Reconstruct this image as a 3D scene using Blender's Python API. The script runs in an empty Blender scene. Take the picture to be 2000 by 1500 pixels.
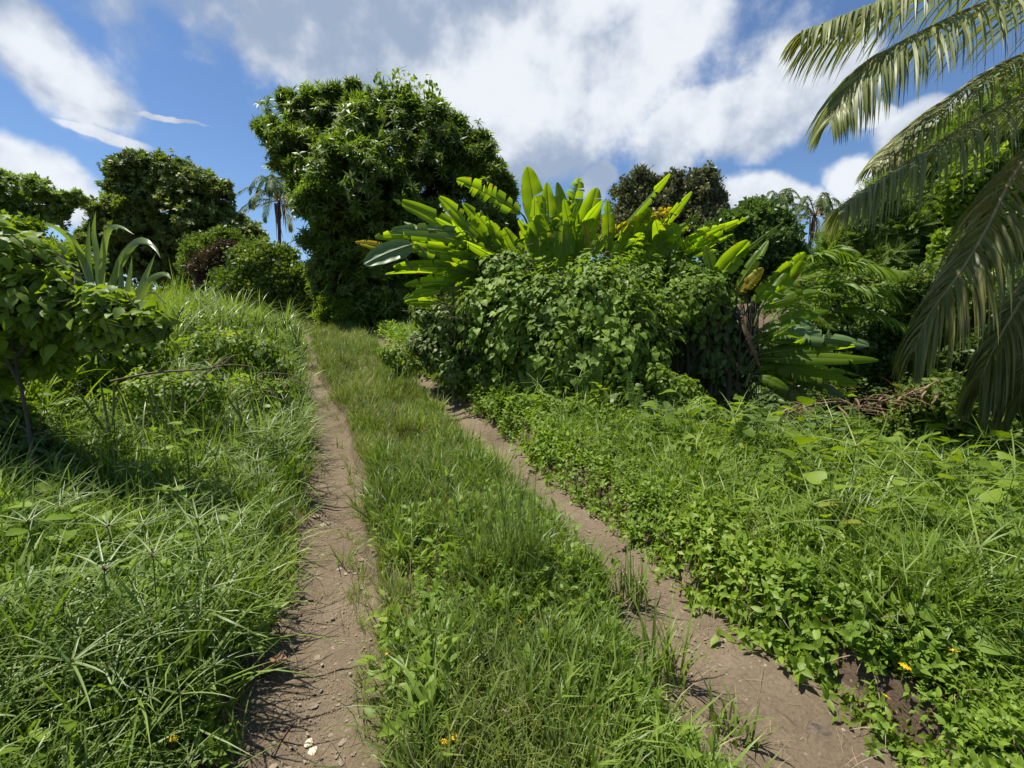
import bpy, math, random
import numpy as np
from mathutils import Vector
R_ = math.radians
rng = np.random.default_rng(11)
random.seed(5)
S = bpy.context.scene
# ------------------------------------------------------------------ camera
F_PX = 889.0; PITCH = R_(8.3); CAM = np.array([0.0, 0.0, 1.55])
cd = bpy.data.cameras.new('camera'); cam = bpy.data.objects.new('camera', cd)
S.collection.objects.link(cam); S.camera = cam
cd.sensor_width = 36; cd.lens = 36 * F_PX / 2000; cd.clip_start = 0.05; cd.clip_end = 3000
cam.location = CAM; cam.rotation_euler = (R_(90) - PITCH, 0, 0)
# ------------------------------------------------------------------ sun, sky, exposure
EL, AZ = R_(69), R_(-74)
sdir = Vector((math.sin(AZ) * math.cos(EL), math.cos(AZ) * math.cos(EL), math.sin(EL)))
sl = bpy.data.lights.new('sun', 'SUN'); sl.energy = 3.8; sl.angle = R_(0.6); sl.color = (1, .955, .87)
so = bpy.data.objects.new('sun', sl); S.collection.objects.link(so)
so.rotation_euler = (-sdir).to_track_quat('-Z', 'Y').to_euler(); so.location = (0, 0, 30)
S.view_settings.view_transform = 'Standard'; S.view_settings.look = 'None'
S.view_settings.exposure = 1.12; S.view_settings.gamma = 1
cy = S.cycles
cy.max_bounces = 6; cy.diffuse_bounces = 3; cy.glossy_bounces = 2; cy.transmission_bounces = 4; cy.transparent_max_bounces = 4
cy.caustics_reflective = False; cy.caustics_refractive = False; cy.sample_clamp_indirect = 4
W = bpy.data.worlds.new('World'); S.world = W; W.use_nodes = True
nt = W.node_tree; nt.nodes.clear()
def wn(t, **k):
    n = nt.nodes.new(t)
    for a, b in k.items(): setattr(n, a, b)
    return n
def wm(op, a, b=None, c=None, clamp=False):
    n = nt.nodes.new('ShaderNodeMath'); n.operation = op; n.use_clamp = clamp
    for i, x in enumerate((a, b, c)):
        if x is None: continue
        if isinstance(x, (int, float)): n.inputs[i].default_value = x
        else: nt.links.new(x, n.inputs[i])
    return n.outputs[0]
sky = wn('ShaderNodeTexSky'); sky.sky_type = 'NISHITA'; sky.sun_disc = False
sky.sun_elevation = EL; sky.sun_rotation = AZ; sky.air_density = 1.0; sky.dust_density = 0.2; sky.ozone_density = 4.0
tc = wn('ShaderNodeTexCoord'); sp = wn('ShaderNodeSeparateXYZ'); nt.links.new(tc.outputs['Generated'], sp.inputs[0])
ay = wm('MAXIMUM', wm('ABSOLUTE', sp.outputs[1]), .04)
U0 = wm('DIVIDE', sp.outputs[0], ay); V0 = wm('DIVIDE', sp.outputs[2], ay)
nw = wn('ShaderNodeTexNoise'); nw.inputs['Scale'].default_value = 2.6; nw.inputs['Detail'].default_value = 5; nw.inputs['Roughness'].default_value = .55
nt.links.new(tc.outputs['Generated'], nw.inputs['Vector'])
sw = wn('ShaderNodeSeparateColor'); nt.links.new(nw.outputs['Color'], sw.inputs[0])
U = wm('ADD', U0, wm('MULTIPLY', wm('SUBTRACT', sw.outputs[0], .5), .26))
V = wm('ADD', V0, wm('MULTIPLY', wm('SUBTRACT', sw.outputs[1], .5), .22))
def fluff(off, det):
    va = wn('ShaderNodeVectorMath', operation='ADD'); nt.links.new(tc.outputs['Generated'], va.inputs[0]); va.inputs[1].default_value = off
    n1 = wn('ShaderNodeTexNoise'); n1.inputs['Scale'].default_value = 4.0; n1.inputs['Detail'].default_value = det; n1.inputs['Roughness'].default_value = .58; nt.links.new(va.outputs[0], n1.inputs['Vector']); return n1
n1 = fluff((0, 0, 0), 11); n2 = fluff((-.02, 0, .045), 5)
wv = wn('ShaderNodeVectorMath', operation='MULTIPLY_ADD'); nt.links.new(n1.outputs['Color'], wv.inputs[0]); wv.inputs[1].default_value = (.14, .14, .14); nt.links.new(tc.outputs['Generated'], wv.inputs[2])
v1 = wn('ShaderNodeTexVoronoi'); v1.inputs['Scale'].default_value = 9.0; nt.links.new(wv.outputs[0], v1.inputs['Vector'])
NF = wm('ADD', wm('MULTIPLY', n1.outputs['Fac'], .85), wm('MULTIPLY', wm('SUBTRACT', .85, v1.outputs['Distance']), .18))
ND = wm('SUBTRACT', n1.outputs['Fac'], n2.outputs['Fac'])
def dirslope(px, py):
    a = (px - 1000) / F_PX; b = (750 - py) / F_PX
    y = math.cos(PITCH) + b * math.sin(PITCH); z = -math.sin(PITCH) + b * math.cos(PITCH)
    return a / y, z / y
def blobfield(lst):
    out = None
    for (px, py, rx, ry, rot) in lst:
        u, v = dirslope(px, py); c, s = math.cos(R_(rot)), math.sin(R_(rot)); rx /= F_PX * .93; ry /= F_PX * .93
        du = wm('SUBTRACT', U, u); dv = wm('SUBTRACT', V, v)
        a = wm('ADD', wm('MULTIPLY', du, c / rx), wm('MULTIPLY', dv, s / rx))
        b = wm('ADD', wm('MULTIPLY', du, -s / ry), wm('MULTIPLY', dv, c / ry))
        d = wm('SUBTRACT', 1.0, wm('SQRT', wm('ADD', wm('MULTIPLY', a, a), wm('MULTIPLY', b, b))))
        out = d if out is None else wm('MAXIMUM', out, d)
    return out
dens = blobfield([(760, 0, 680, 250, -10), (600, 60, 330, 130, -22), (1080, 170, 340, 170, -8), (1010, 260, 290, 110, 0), (1440, 262, 270, 78, 8),
                  (1280, 70, 110, 120, 0), (1600, 160, 110, 75, 35), (70, 105, 210, 95, -30), (200, 262, 100, 14, -14), (40, 350, 140, 62, -18),
                  (1632, 345, 60, 42, 0), (1530, 385, 95, 42, 0), (1695, 240, 55, 30, 0), (1860, 265, 160, 60, 0), (1150, 350, 50, 35, 0),
                  (1300, 350, 70, 28, 0), (330, 228, 90, 6, -16), (180, 205, 40, 30, -40)])
den2 = wm('ADD', dens, wm('MULTIPLY', wm('SUBTRACT', NF, .5), 2.1))
mr = wn('ShaderNodeMapRange', interpolation_type='SMOOTHSTEP'); nt.links.new(den2, mr.inputs[0])
mr.inputs[1].default_value = .02; mr.inputs[2].default_value = .40
# lit and thin parts of the clouds are bright, thick parts grey
bright = blobfield([(1000, 140, 170, 110, 0), (1340, 90, 120, 150, 0), (1290, 230, 200, 80, 0), (1560, 190, 170, 110, 30), (70, 110, 110, 45, -25),
                    (1632, 340, 80, 60, 0), (1520, 380, 100, 60, 0), (60, 330, 160, 60, -18), (200, 262, 130, 40, -14), (1240, 0, 160, 60, 0)])
br = wn('ShaderNodeMapRange', interpolation_type='SMOOTHSTEP')
nt.links.new(wm('ADD', wm('MAXIMUM', bright, -.35), wm('ADD', wm('MULTIPLY', ND, 6.0), wm('MULTIPLY', wm('SUBTRACT', .52, NF), .6))), br.inputs[0]); br.inputs[1].default_value = -.80; br.inputs[2].default_value = .95
cmx = wn('ShaderNodeMix', data_type='RGBA'); nt.links.new(br.outputs[0], cmx.inputs[0])
cmx.inputs[6].default_value = (.168, .207, .272, 1); cmx.inputs[7].default_value = (.42, .435, .455, 1)
skm = wn('ShaderNodeMix', data_type='RGBA', blend_type='MULTIPLY'); skm.inputs[0].default_value = 1
nt.links.new(sky.outputs[0], skm.inputs[6]); skm.inputs[7].default_value = (.046, .052, .059, 1)
mx = wn('ShaderNodeMix', data_type='RGBA'); nt.links.new(wm('MULTIPLY', mr.outputs[0], .93), mx.inputs[0])
nt.links.new(skm.outputs[2], mx.inputs[6]); nt.links.new(cmx.outputs[2], mx.inputs[7])
bg = wn('ShaderNodeBackground'); bg.inputs[1].default_value = 1.0
nt.links.new(mx.outputs[2], bg.inputs[0]); wo = wn('ShaderNodeOutputWorld'); nt.links.new(bg.outputs[0], wo.inputs[0])
W.cycles.sampling_method = 'MANUAL'; W.cycles.sample_map_resolution = 256
# ------------------------------------------------------------------ helpers
def at(u, v, Y):
    a = (u - 1000) / F_PX; b = (750 - v) / F_PX
    d = np.array([a, math.cos(PITCH) + b * math.sin(PITCH), -math.sin(PITCH) + b * math.cos(PITCH)])
    return CAM + d * (Y / d[1])
def vnoise(P, seed=0):
    P = np.asarray(P, float)
    if P.shape[-1] == 2: P = np.concatenate([P, np.zeros(P.shape[:-1] + (1,))], -1)
    i = np.floor(P).astype(np.int64); f = P - i; f = f * f * (3 - 2 * f); out = 0
    for dx in (0, 1):
        for dy in (0, 1):
            for dz in (0, 1):
                h = (i[..., 0] + dx) * 73856093 ^ (i[..., 1] + dy) * 19349663 ^ (i[..., 2] + dz) * 83492791 ^ (seed * 977 + 13)
                h = h & 0x7fffffff; h = (h * 1103515245 + 12345) & 0x7fffffff; h = (h ^ (h >> 13)) * 1274126177 & 0x7fffffff
                w = (f[..., 0] if dx else 1 - f[..., 0]) * (f[..., 1] if dy else 1 - f[..., 1]) * (f[..., 2] if dz else 1 - f[..., 2])
                out = out + w * (h / 0x7fffffff)
    return out
def fbm(P, seed=0, o=4):
    P = np.asarray(P, float); a = .5; s = 0; n = 0
    for k in range(o): s = s + a * vnoise(P * 2 ** k, seed + k); n += a; a *= .5
    return s / n
def sst(x, a, b):
    x = np.clip((np.asarray(x, float) - a) / (b - a), 0, 1); return x * x * (3 - 2 * x)
def nrm(v):
    v = np.asarray(v, float); return v / np.maximum(np.linalg.norm(v, axis=-1, keepdims=True), 1e-9)
_Y = np.linspace(-10, 80, 1801)
def table(ys, vs):
    t = np.interp(_Y, ys, vs); k = np.hanning(41); k /= k.sum(); p = np.pad(t, 20, mode='edge'); return np.convolve(p, k, 'valid')
_cx = table([-10, -3, 0, 1.38, 3.48, 6.3, 8, 11, 14, 18, 25, 80], [4.6, 1.8, .7, .235, -.5, -1.7, -2.6, -4.0, -5.4, -7.7, -12, -12])
_h0 = table([-10, 0, 4, 6.3, 8, 10, 13, 20, 80], [-.1, 0, .02, .22, .46, .72, .98, 1.12, 1.3])
tR = lambda Y: .91 - .15 * sst(-np.asarray(Y, float), -2.8, -1.2)
cx = lambda Y: np.interp(Y, _Y, _cx)
h0 = lambda Y: np.interp(Y, _Y, _h0)
def half_w(Y, side):
    Y = np.asarray(Y, float); n = vnoise(np.stack([Y * 1.7, 0 * Y + side * 9], -1), 3)
    return (.20 + .09 * n) * (1 - (.5 - .35 * side) * sst(Y, 3, 10)) + .03 * side + (.08 + side * .09) * sst(-Y, -3.0, -1.2)
def gz(t, Y):
    t = np.asarray(t, float); Y = np.asarray(Y, float)
    wl = half_w(Y, 0); wr = half_w(Y, 1)
    wob = .05 * (vnoise(np.stack([t * 3, Y * 3], -1), 5) - .5)
    tt = t + wob
    z = h0(Y)
    z = z + .10 * sst(tt, -.91 + wl - .01, -.91 + wl + .045) * (1 - sst(tt, tR(Y) - wr - .1, tR(Y) - wr + .02))
    z = z - .035 * (np.exp(-((tt + .91) / .2) ** 2) + np.exp(-((tt - tR(Y)) / .2) ** 2)) + .17 * sst(tt, tR(Y) + wr + .0, tR(Y) + wr + .14) + .16 * sst(tt, 1.3, 3.0)
    z = z + .05 * sst(-tt, .91 + wl, .91 + wl + .2) + .22 * sst(-tt, 1.3, 3.2) + .30 * sst(-tt, 1.8, 4.2) * sst(Y, 2, 6)
    x = cx(Y) + t
    d = ((x - 1.9) * .60 + (Y - 3.9) * .80)      # beyond the meadow's edge the ground drops into a gully
    m = sst(x, .9, 2.1) * sst(Y, -4, 0)
    z = z - m * (.95 * sst(d, .0, 1.8) + .35 * sst(d, 1.5, 5)) + m * sst(x, 6, 14) * 2.2
    z = z + .05 * (fbm(np.stack([x * .8, Y * .8], -1), 9) - .5)
    return z
def G(x, Y): return gz(np.asarray(x) - cx(Y), Y)
def hit(u, v, h=0.0):
    a = at(u, v, 1.0) - CAM; s = np.linspace(.5, 40, 4000); P = CAM + a * s[:, None]
    k = np.argmax(P[:, 2] < G(P[:, 0], P[:, 1]) + h); return P[k]
class Geo:
    def __init__(s): s.V = []; s.F = []; s.M = []; s.U = []; s.n = 0
    def add(s, V, F, m=0, uv=None):
        V = np.asarray(V, float).reshape(-1, 3); F = np.asarray(F, np.int64).reshape(-1, 4)
        s.V.append(V); s.F.append(F + s.n); s.n += len(V)
        s.M.append(np.full(len(F), m) if np.isscalar(m) else np.asarray(m)); s.U.append(np.zeros((len(V), 3)) if uv is None else uv)
        return s
    def arrays(s): return np.concatenate(s.V), np.concatenate(s.F), np.concatenate(s.M)
    def build(s, name, mats, parent=None, smooth=True, uv=False):
        V, F, M = s.arrays()
        if parent is not None:
            q = parent; off = np.zeros(3)
            while q is not None: off = off + np.array(q.location); q = q.parent
            V = V - off
        me = bpy.data.meshes.new(name); me.vertices.add(len(V)); me.vertices.foreach_set('co', V.astype(np.float32).ravel())
        me.loops.add(len(F) * 4); me.loops.foreach_set('vertex_index', F.astype(np.int32).ravel())
        me.polygons.add(len(F)); me.polygons.foreach_set('loop_start', np.arange(0, len(F) * 4, 4, dtype=np.int32))
        try: me.polygons.foreach_set('loop_total', np.full(len(F), 4, dtype=np.int32))
        except Exception: pass
        me.polygons.foreach_set('material_index', M.astype(np.int32))
        me.polygons.foreach_set('use_smooth', np.full(len(F), smooth))
        if uv:
            a = me.attributes.new('leafuv', 'FLOAT_VECTOR', 'POINT'); a.data.foreach_set('vector', np.concatenate(s.U).astype(np.float32).ravel())
        for m in (mats if isinstance(mats, (list, tuple)) else [mats]): me.materials.append(m)
        me.update(calc_edges=True)
        o = bpy.data.objects.new(name, me); S.collection.objects.link(o)
        if parent is not None: o.parent = parent
        return o
def thing(name, label, cat, loc=(0, 0, 0), group=None):
    o = bpy.data.objects.new(name, None); o.empty_display_size = .1; S.collection.objects.link(o); o.location = [float(q) for q in loc]
    return tag(o, label, cat, group)
def tag(o, label, cat, group=None, kind=None):
    o['label'] = label; o['category'] = cat
    if group: o['group'] = group
    if kind: o['kind'] = kind
    return o
def stuff(o, label, cat): return tag(o, label, cat, None, 'stuff')
def dup(root, loc, label=None, rz=None, sc=None):
    r = root.copy(); S.collection.objects.link(r); r.location = [float(q) for q in loc]
    if label: r['label'] = label
    if rz is not None: r.rotation_euler = (0, 0, rz)
    if sc: r.scale = (sc, sc, sc)
    for ch in list(root.children):
        c = ch.copy(); S.collection.objects.link(c); c.parent = r
        for g in list(ch.children):
            d = g.copy(); S.collection.objects.link(d); d.parent = c
    return r
def frames(d, up=None, roll=None):
    d = nrm(d); n = len(d)
    u = np.tile([0, 0, 1.], (n, 1)) if up is None else nrm(up)
    x = np.cross(d, u); bad = np.linalg.norm(x, axis=1) < 1e-3; x[bad] = [1, 0, 0]; x = nrm(x); z = np.cross(x, d)
    if roll is not None:
        c, s = np.cos(roll)[:, None], np.sin(roll)[:, None]; x, z = c * x + s * z, -s * x + c * z
    return np.stack([x, d, z], -1)
def inst(g, tmpls, P, Rm, Sc):
    if isinstance(tmpls, tuple): tmpls = [tmpls]
    which = rng.integers(0, len(tmpls), len(P)); Sc = np.broadcast_to(Sc, (len(P),))
    for k, T in enumerate(tmpls):
        q = which == k; n = q.sum()
        if not n: continue
        V, F = T[0], T[1]; M = T[2] if len(T) > 2 else np.zeros(len(F), int)
        O = P[q][:, None, :] + Sc[q][:, None, None] * np.einsum('nij,kj->nki', Rm[q], V)
        FF = F[None] + (np.arange(n) * len(V))[:, None, None]
        g.add(O.reshape(-1, 3), FF.reshape(-1, 4), np.tile(M, n))
def rdir(n, up=0.0):
    v = rng.normal(size=(n, 3)); v[:, 2] += up; return nrm(v)
def tube(g, pts, radii, m=0, ns=7):
    P = np.asarray(pts, float); r = np.broadcast_to(radii, (len(P),)); T = nrm(np.gradient(P, axis=0))
    ref = np.array([.31, .17, .94]) if abs(T[0][2]) < .9 else np.array([1., 0, 0]); X = nrm(np.cross(T, ref)); Z = np.cross(X, T)
    a = np.linspace(0, 2 * np.pi, ns, endpoint=False)
    V = P[:, None] + r[:, None, None] * (np.cos(a)[None, :, None] * X[:, None] + np.sin(a)[None, :, None] * Z[:, None])
    k = np.arange(len(P) - 1)[:, None] * ns; j = np.arange(ns)[None]; j2 = (j + 1) % ns
    g.add(V.reshape(-1, 3), np.stack([k + j, k + j2, k + ns + j2, k + ns + j], -1).reshape(-1, 4), m)
def spline(pts, n):
    P = np.asarray(pts, float); P = np.vstack([2 * P[0] - P[1], P, 2 * P[-1] - P[-2]]); out = []
    T = np.linspace(0, len(P) - 3 - 1e-6, n)
    for t in T:
        i = int(t); f = t - i; a, b, c, d = P[i:i + 4]
        out.append(.5 * (2 * b + (c - a) * f + (2 * a - 5 * b + 4 * c - d) * f * f + (3 * b - a - 3 * c + d) * f ** 3))
    return np.array(out)
# leaf-shaped templates: leaf lies along +Y, faces +Z
def kite(w=.22, fold=.05, droop=.12):
    return np.array([[0, 0, 0], [w, .42, -fold], [0, 1, -droop], [-w, .42, -fold]]), np.array([[0, 1, 2, 3]])
PR_OV = ([0, .12, .35, .6, .82, 1], [.03, .17, .27, .23, .11, 0])
PR_HEART = ([-.14, 0, .1, .35, .6, .85, 1], [.2, .42, .47, .42, .26, .09, 0])
PR_LANCE = ([0, .15, .4, .7, 1], [.02, .09, .12, .08, 0])
PR_TOOTH = ([0, .2, .42, .5, .62, .8, 1], [.05, .1, .24, .33, .2, .13, 0])
def leaf(prof=PR_OV, curl=.25, fold=.12, wsc=1.0, wave=0.0, ph=0.0):
    ys, ws = prof; V = []
    for k, (y, w) in enumerate(zip(ys, ws)):
        w *= wsc; z = -curl * max(y, 0) ** 2 + wave * math.sin(k * 2.1 + ph); ym = max(y, 0)
        V += [[-w, y, z + fold * w], [0, ym, z - wave * .5], [w, y, z + fold * w + wave * math.sin(k * 1.7 + 1 + ph)]]
    V = np.array(V); n = len(ys); F = []
    for k in range(n - 1):
        a = 3 * k; F += [[a, a + 1, a + 4, a + 3], [a + 1, a + 2, a + 5, a + 4]]
    return V, np.array(F)
def blade(L=1., w=.03, a0=.1, bend=1.0, n=5, fold=0.0, pw=.7, kink=None):
    """upright strip from the origin, leaning towards +Y"""
    V = []; p = np.zeros(2); 
    for k in range(n + 1):
        t = k / n; ww = w * min(1, (1 - t) ** pw) * (.55 + .45 * min(1, t * 4)) * .5; a = a0 + bend * t ** 1.3
        if kink and t > kink[0]: a += kink[1]
        nz = np.array([0, -math.cos(a), math.sin(a)])
        c = np.array([0, p[0], p[1]])
        if fold: V += [c + [-ww, 0, 0] + nz * fold * ww, c, c + [ww, 0, 0] + nz * fold * ww]
        else: V += [c + [-ww, 0, 0], c + [ww, 0, 0]]
        p = p + np.array([math.sin(a), math.cos(a)]) * L / n
    s = 3 if fold else 2; F = []
    for k in range(n):
        for j in range(s - 1): F.append([s * k + j, s * k + j + 1, s * k + s + j + 1, s * k + s + j])
    return np.array(V), np.array(F)
def rotz(V, a): c, s = math.cos(a), math.sin(a); return V @ np.array([[c, s, 0], [-s, c, 0], [0, 0, 1]])
def tmerge(parts):
    g = Geo()
    for p in parts: g.add(p[0], p[1], p[2] if len(p) > 2 else 0)
    return g.arrays()
def place(T, d, p=(0, 0, 0), s=1., roll=0., up=None, m=None):
    Rm = frames(np.array([d], float), None if up is None else np.array([up], float), np.array([roll]))[0]
    V = np.asarray(p) + s * (T[0] @ Rm.T); M = (T[2] if len(T) > 2 else np.zeros(len(T[1]), int)) if m is None else np.full(len(T[1]), m)
    return V, T[1], M
U_ = lambda a, b: random.uniform(a, b)
def blobs_px(lst, Y, deep=1.0):
    """rows (px, py, radius px[, extra depth]) to 3D ellipsoids standing Y metres ahead"""
    out = []
    for q in lst:
        u, v, r = q[:3]; y = Y + (q[3] if len(q) > 3 else 0); c = at(u, v, y); m = y * r / F_PX
        out.append([*c, m, m * deep, m * .95])
    return np.array(out)
def crown_pts(B, n, seed=0, shell=.35, low=.45, lump=.3, gap=0.0, gs=1.0, fuzz=.1):
    w = (B[:, 3] * B[:, 5]); w = w / w.sum(); Ps = []; Ns = []; got = 0
    for it in range(14):
        k = rng.choice(len(B), size=n * 2, p=w); u = rdir(n * 2)
        keep = rng.random(n * 2) < np.where(u[:, 2] < -.25, low, 1); k = k[keep]; u = u[keep]
        lm = 1 + lump * (fbm(u * 2.3 + k[:, None] * 3.1, seed, 3) - .5) * 2
        f = lm * (1 - shell * rng.random(len(u)) ** 1.8 + fuzz * np.abs(rng.normal(size=len(u))))
        P = B[k, :3] + u * B[k, 3:6] * f[:, None]
        ins = np.zeros(len(P), bool)
        for j in range(len(B)):
            dd = np.linalg.norm((P - B[j, :3]) / B[j, 3:6], axis=1); ins |= (dd < .7) & (k != j)
        ok = ~ins
        if gap: ok &= fbm(P / gs, seed + 7, 2) > gap
        Ps.append(P[ok]); Ns.append(u[ok]); got += ok.sum()
        if got >= n: break
    return np.concatenate(Ps)[:n], np.concatenate(Ns)[:n]
def hang_frames(N, droop=.8, rnd=.5, upn=.5):
    """leaves that face outwards and up, their tips hanging"""
    n = len(N); nn = nrm(N + np.array([0, 0, upn]) + rng.normal(size=(n, 3)) * rnd * .7)
    t = rng.normal(size=(n, 3)) * rnd + np.array([0, 0, -droop]) + N * .35
    t = t - (t * nn).sum(1, keepdims=True) * nn; return frames(t, nn)
# ------------------------------------------------------------------ materials
def mat(name): m = bpy.data.materials.new(name); m.use_nodes = True; m.node_tree.nodes.clear(); return m, m.node_tree.nodes, m.node_tree.links
def ramp(nd, stops):
    r = nd.new('ShaderNodeValToRGB'); e = r.color_ramp.elements
    while len(e) < len(stops): e.new(.5)
    for k, (p, c) in enumerate(stops): e[k].position = p; e[k].color = (*c, 1)
    return r
def leafmat(name, stops, tcol=(1.5, 1.6, .5), tf=.35, rough=.42, ns=.9, nw_=.45, veins=False, spec=.3, spots=0.0):
    m, nd, lk = mat(name); out = nd.new('ShaderNodeOutputMaterial')
    if name.split('_')[0] not in ('banana', 'pale', 'yellow', 'dry', 'purple', 'old', 'coconut'): stops = [(p_, (c_[0] * 1.46, c_[1] * 1.22, c_[2] * 1.5)) for p_, c_ in stops]
    g = nd.new('ShaderNodeNewGeometry'); tcn = nd.new('ShaderNodeTexCoord'); no = nd.new('ShaderNodeTexNoise'); no.inputs['Scale'].default_value = ns; no.inputs['Detail'].default_value = 3
    lk.new(g.outputs['Position'], no.inputs['Vector'])
    a = nd.new('ShaderNodeMapRange'); a.inputs[1].default_value = .3; a.inputs[2].default_value = .7; lk.new(no.outputs['Fac'], a.inputs[0])
    mi = nd.new('ShaderNodeMix'); mi.inputs[0].default_value = nw_; lk.new(g.outputs['Random Per Island'], mi.inputs[2]); lk.new(a.outputs[0], mi.inputs[3])
    r = ramp(nd, stops); lk.new(mi.outputs[0], r.inputs[0]); col = r.outputs[0]
    if veins:
        at_ = nd.new('ShaderNodeAttribute'); at_.attribute_name = 'leafuv'; s = nd.new('ShaderNodeSeparateXYZ'); lk.new(at_.outputs['Vector'], s.inputs[0])
        def M(op, x, y=None):
            n = nd.new('ShaderNodeMath'); n.operation = op
            for i, q in enumerate((x, y)):
                if q is None: continue
                if isinstance(q, (int, float)): n.inputs[i].default_value = q
                else: lk.new(q, n.inputs[i])
            return n.outputs[0]
        ab = M('ABSOLUTE', s.outputs[1]); ph = M('MULTIPLY', M('SUBTRACT', s.outputs[0], M('MULTIPLY', ab, .06)), 260.0)
        ve = M('MULTIPLY', M('POWER', M('ABSOLUTE', M('SINE', ph)), 3.0), .10)
        ribm = M('LESS_THAN', ab, .045); sh = M('SUBTRACT', 1.0, ve)
        vm = nd.new('ShaderNodeMix'); vm.data_type = 'RGBA'; vm.blend_type = 'MULTIPLY'; vm.inputs[0].default_value = 1; lk.new(col, vm.inputs[6])
        cb = nd.new('ShaderNodeCombineColor'); [lk.new(sh, cb.inputs[i]) for i in range(3)]; lk.new(cb.outputs[0], vm.inputs[7])
        rm = nd.new('ShaderNodeMix'); rm.data_type = 'RGBA'; lk.new(ribm, rm.inputs[0]); lk.new(vm.outputs[2], rm.inputs[6]); rm.inputs[7].default_value = (.2, .26, .05, 1); col = rm.outputs[2]
        # yellowed and brown blotches along the margins
        n2 = nd.new('ShaderNodeTexNoise'); n2.inputs['Scale'].default_value = 9; n2.inputs['Detail'].default_value = 5; lk.new(g.outputs['Position'], n2.inputs['Vector'])
        edge = M('GREATER_THAN', M('ADD', M('MULTIPLY', ab, .42), n2.outputs['Fac']), 1.0)
        bm = nd.new('ShaderNodeMix'); bm.data_type = 'RGBA'; lk.new(edge, bm.inputs[0]); lk.new(col, bm.inputs[6]); bm.inputs[7].default_value = (.14, .08, .03, 1); col = bm.outputs[2]
    p = nd.new('ShaderNodeBsdfPrincipled'); lk.new(col, p.inputs['Base Color']); p.inputs['Roughness'].default_value = rough; p.inputs['Specular IOR Level'].default_value = spec
    t = nd.new('ShaderNodeBsdfTranslucent'); tm = nd.new('ShaderNodeMix'); tm.data_type = 'RGBA'; tm.blend_type = 'MULTIPLY'; tm.inputs[0].default_value = 1
    lk.new(col, tm.inputs[6]); tm.inputs[7].default_value = (*tcol, 1); lk.new(tm.outputs[2], t.inputs[0])
    ms = nd.new('ShaderNodeMixShader'); ms.inputs[0].default_value = tf; lk.new(p.outputs[0], ms.inputs[1]); lk.new(t.outputs[0], ms.inputs[2]); lk.new(ms.outputs[0], out.inputs[0])
    return m
def plain(name, c1, c2, rough=.8, ns=8., bump=.3, stretch=(1, 1, 1), spec=.3):
    m, nd, lk = mat(name); out = nd.new('ShaderNodeOutputMaterial'); tcn = nd.new('ShaderNodeTexCoord'); mp = nd.new('ShaderNodeMapping'); mp.inputs['Scale'].default_value = stretch
    lk.new(tcn.outputs['Object'], mp.inputs[0]); no = nd.new('ShaderNodeTexNoise'); no.inputs['Scale'].default_value = ns; no.inputs['Detail'].default_value = 7; lk.new(mp.outputs[0], no.inputs['Vector'])
    r = ramp(nd, [(.3, c1), (.7, c2)]); lk.new(no.outputs['Fac'], r.inputs[0]); p = nd.new('ShaderNodeBsdfPrincipled'); lk.new(r.outputs[0], p.inputs['Base Color'])
    p.inputs['Roughness'].default_value = rough; p.inputs['Specular IOR Level'].default_value = spec
    b = nd.new('ShaderNodeBump'); b.inputs['Strength'].default_value = bump; b.inputs['Distance'].default_value = .02; lk.new(no.outputs['Fac'], b.inputs['Height']); lk.new(b.outputs[0], p.inputs['Normal'])
    lk.new(p.outputs[0], out.inputs[0]); return m
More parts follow.
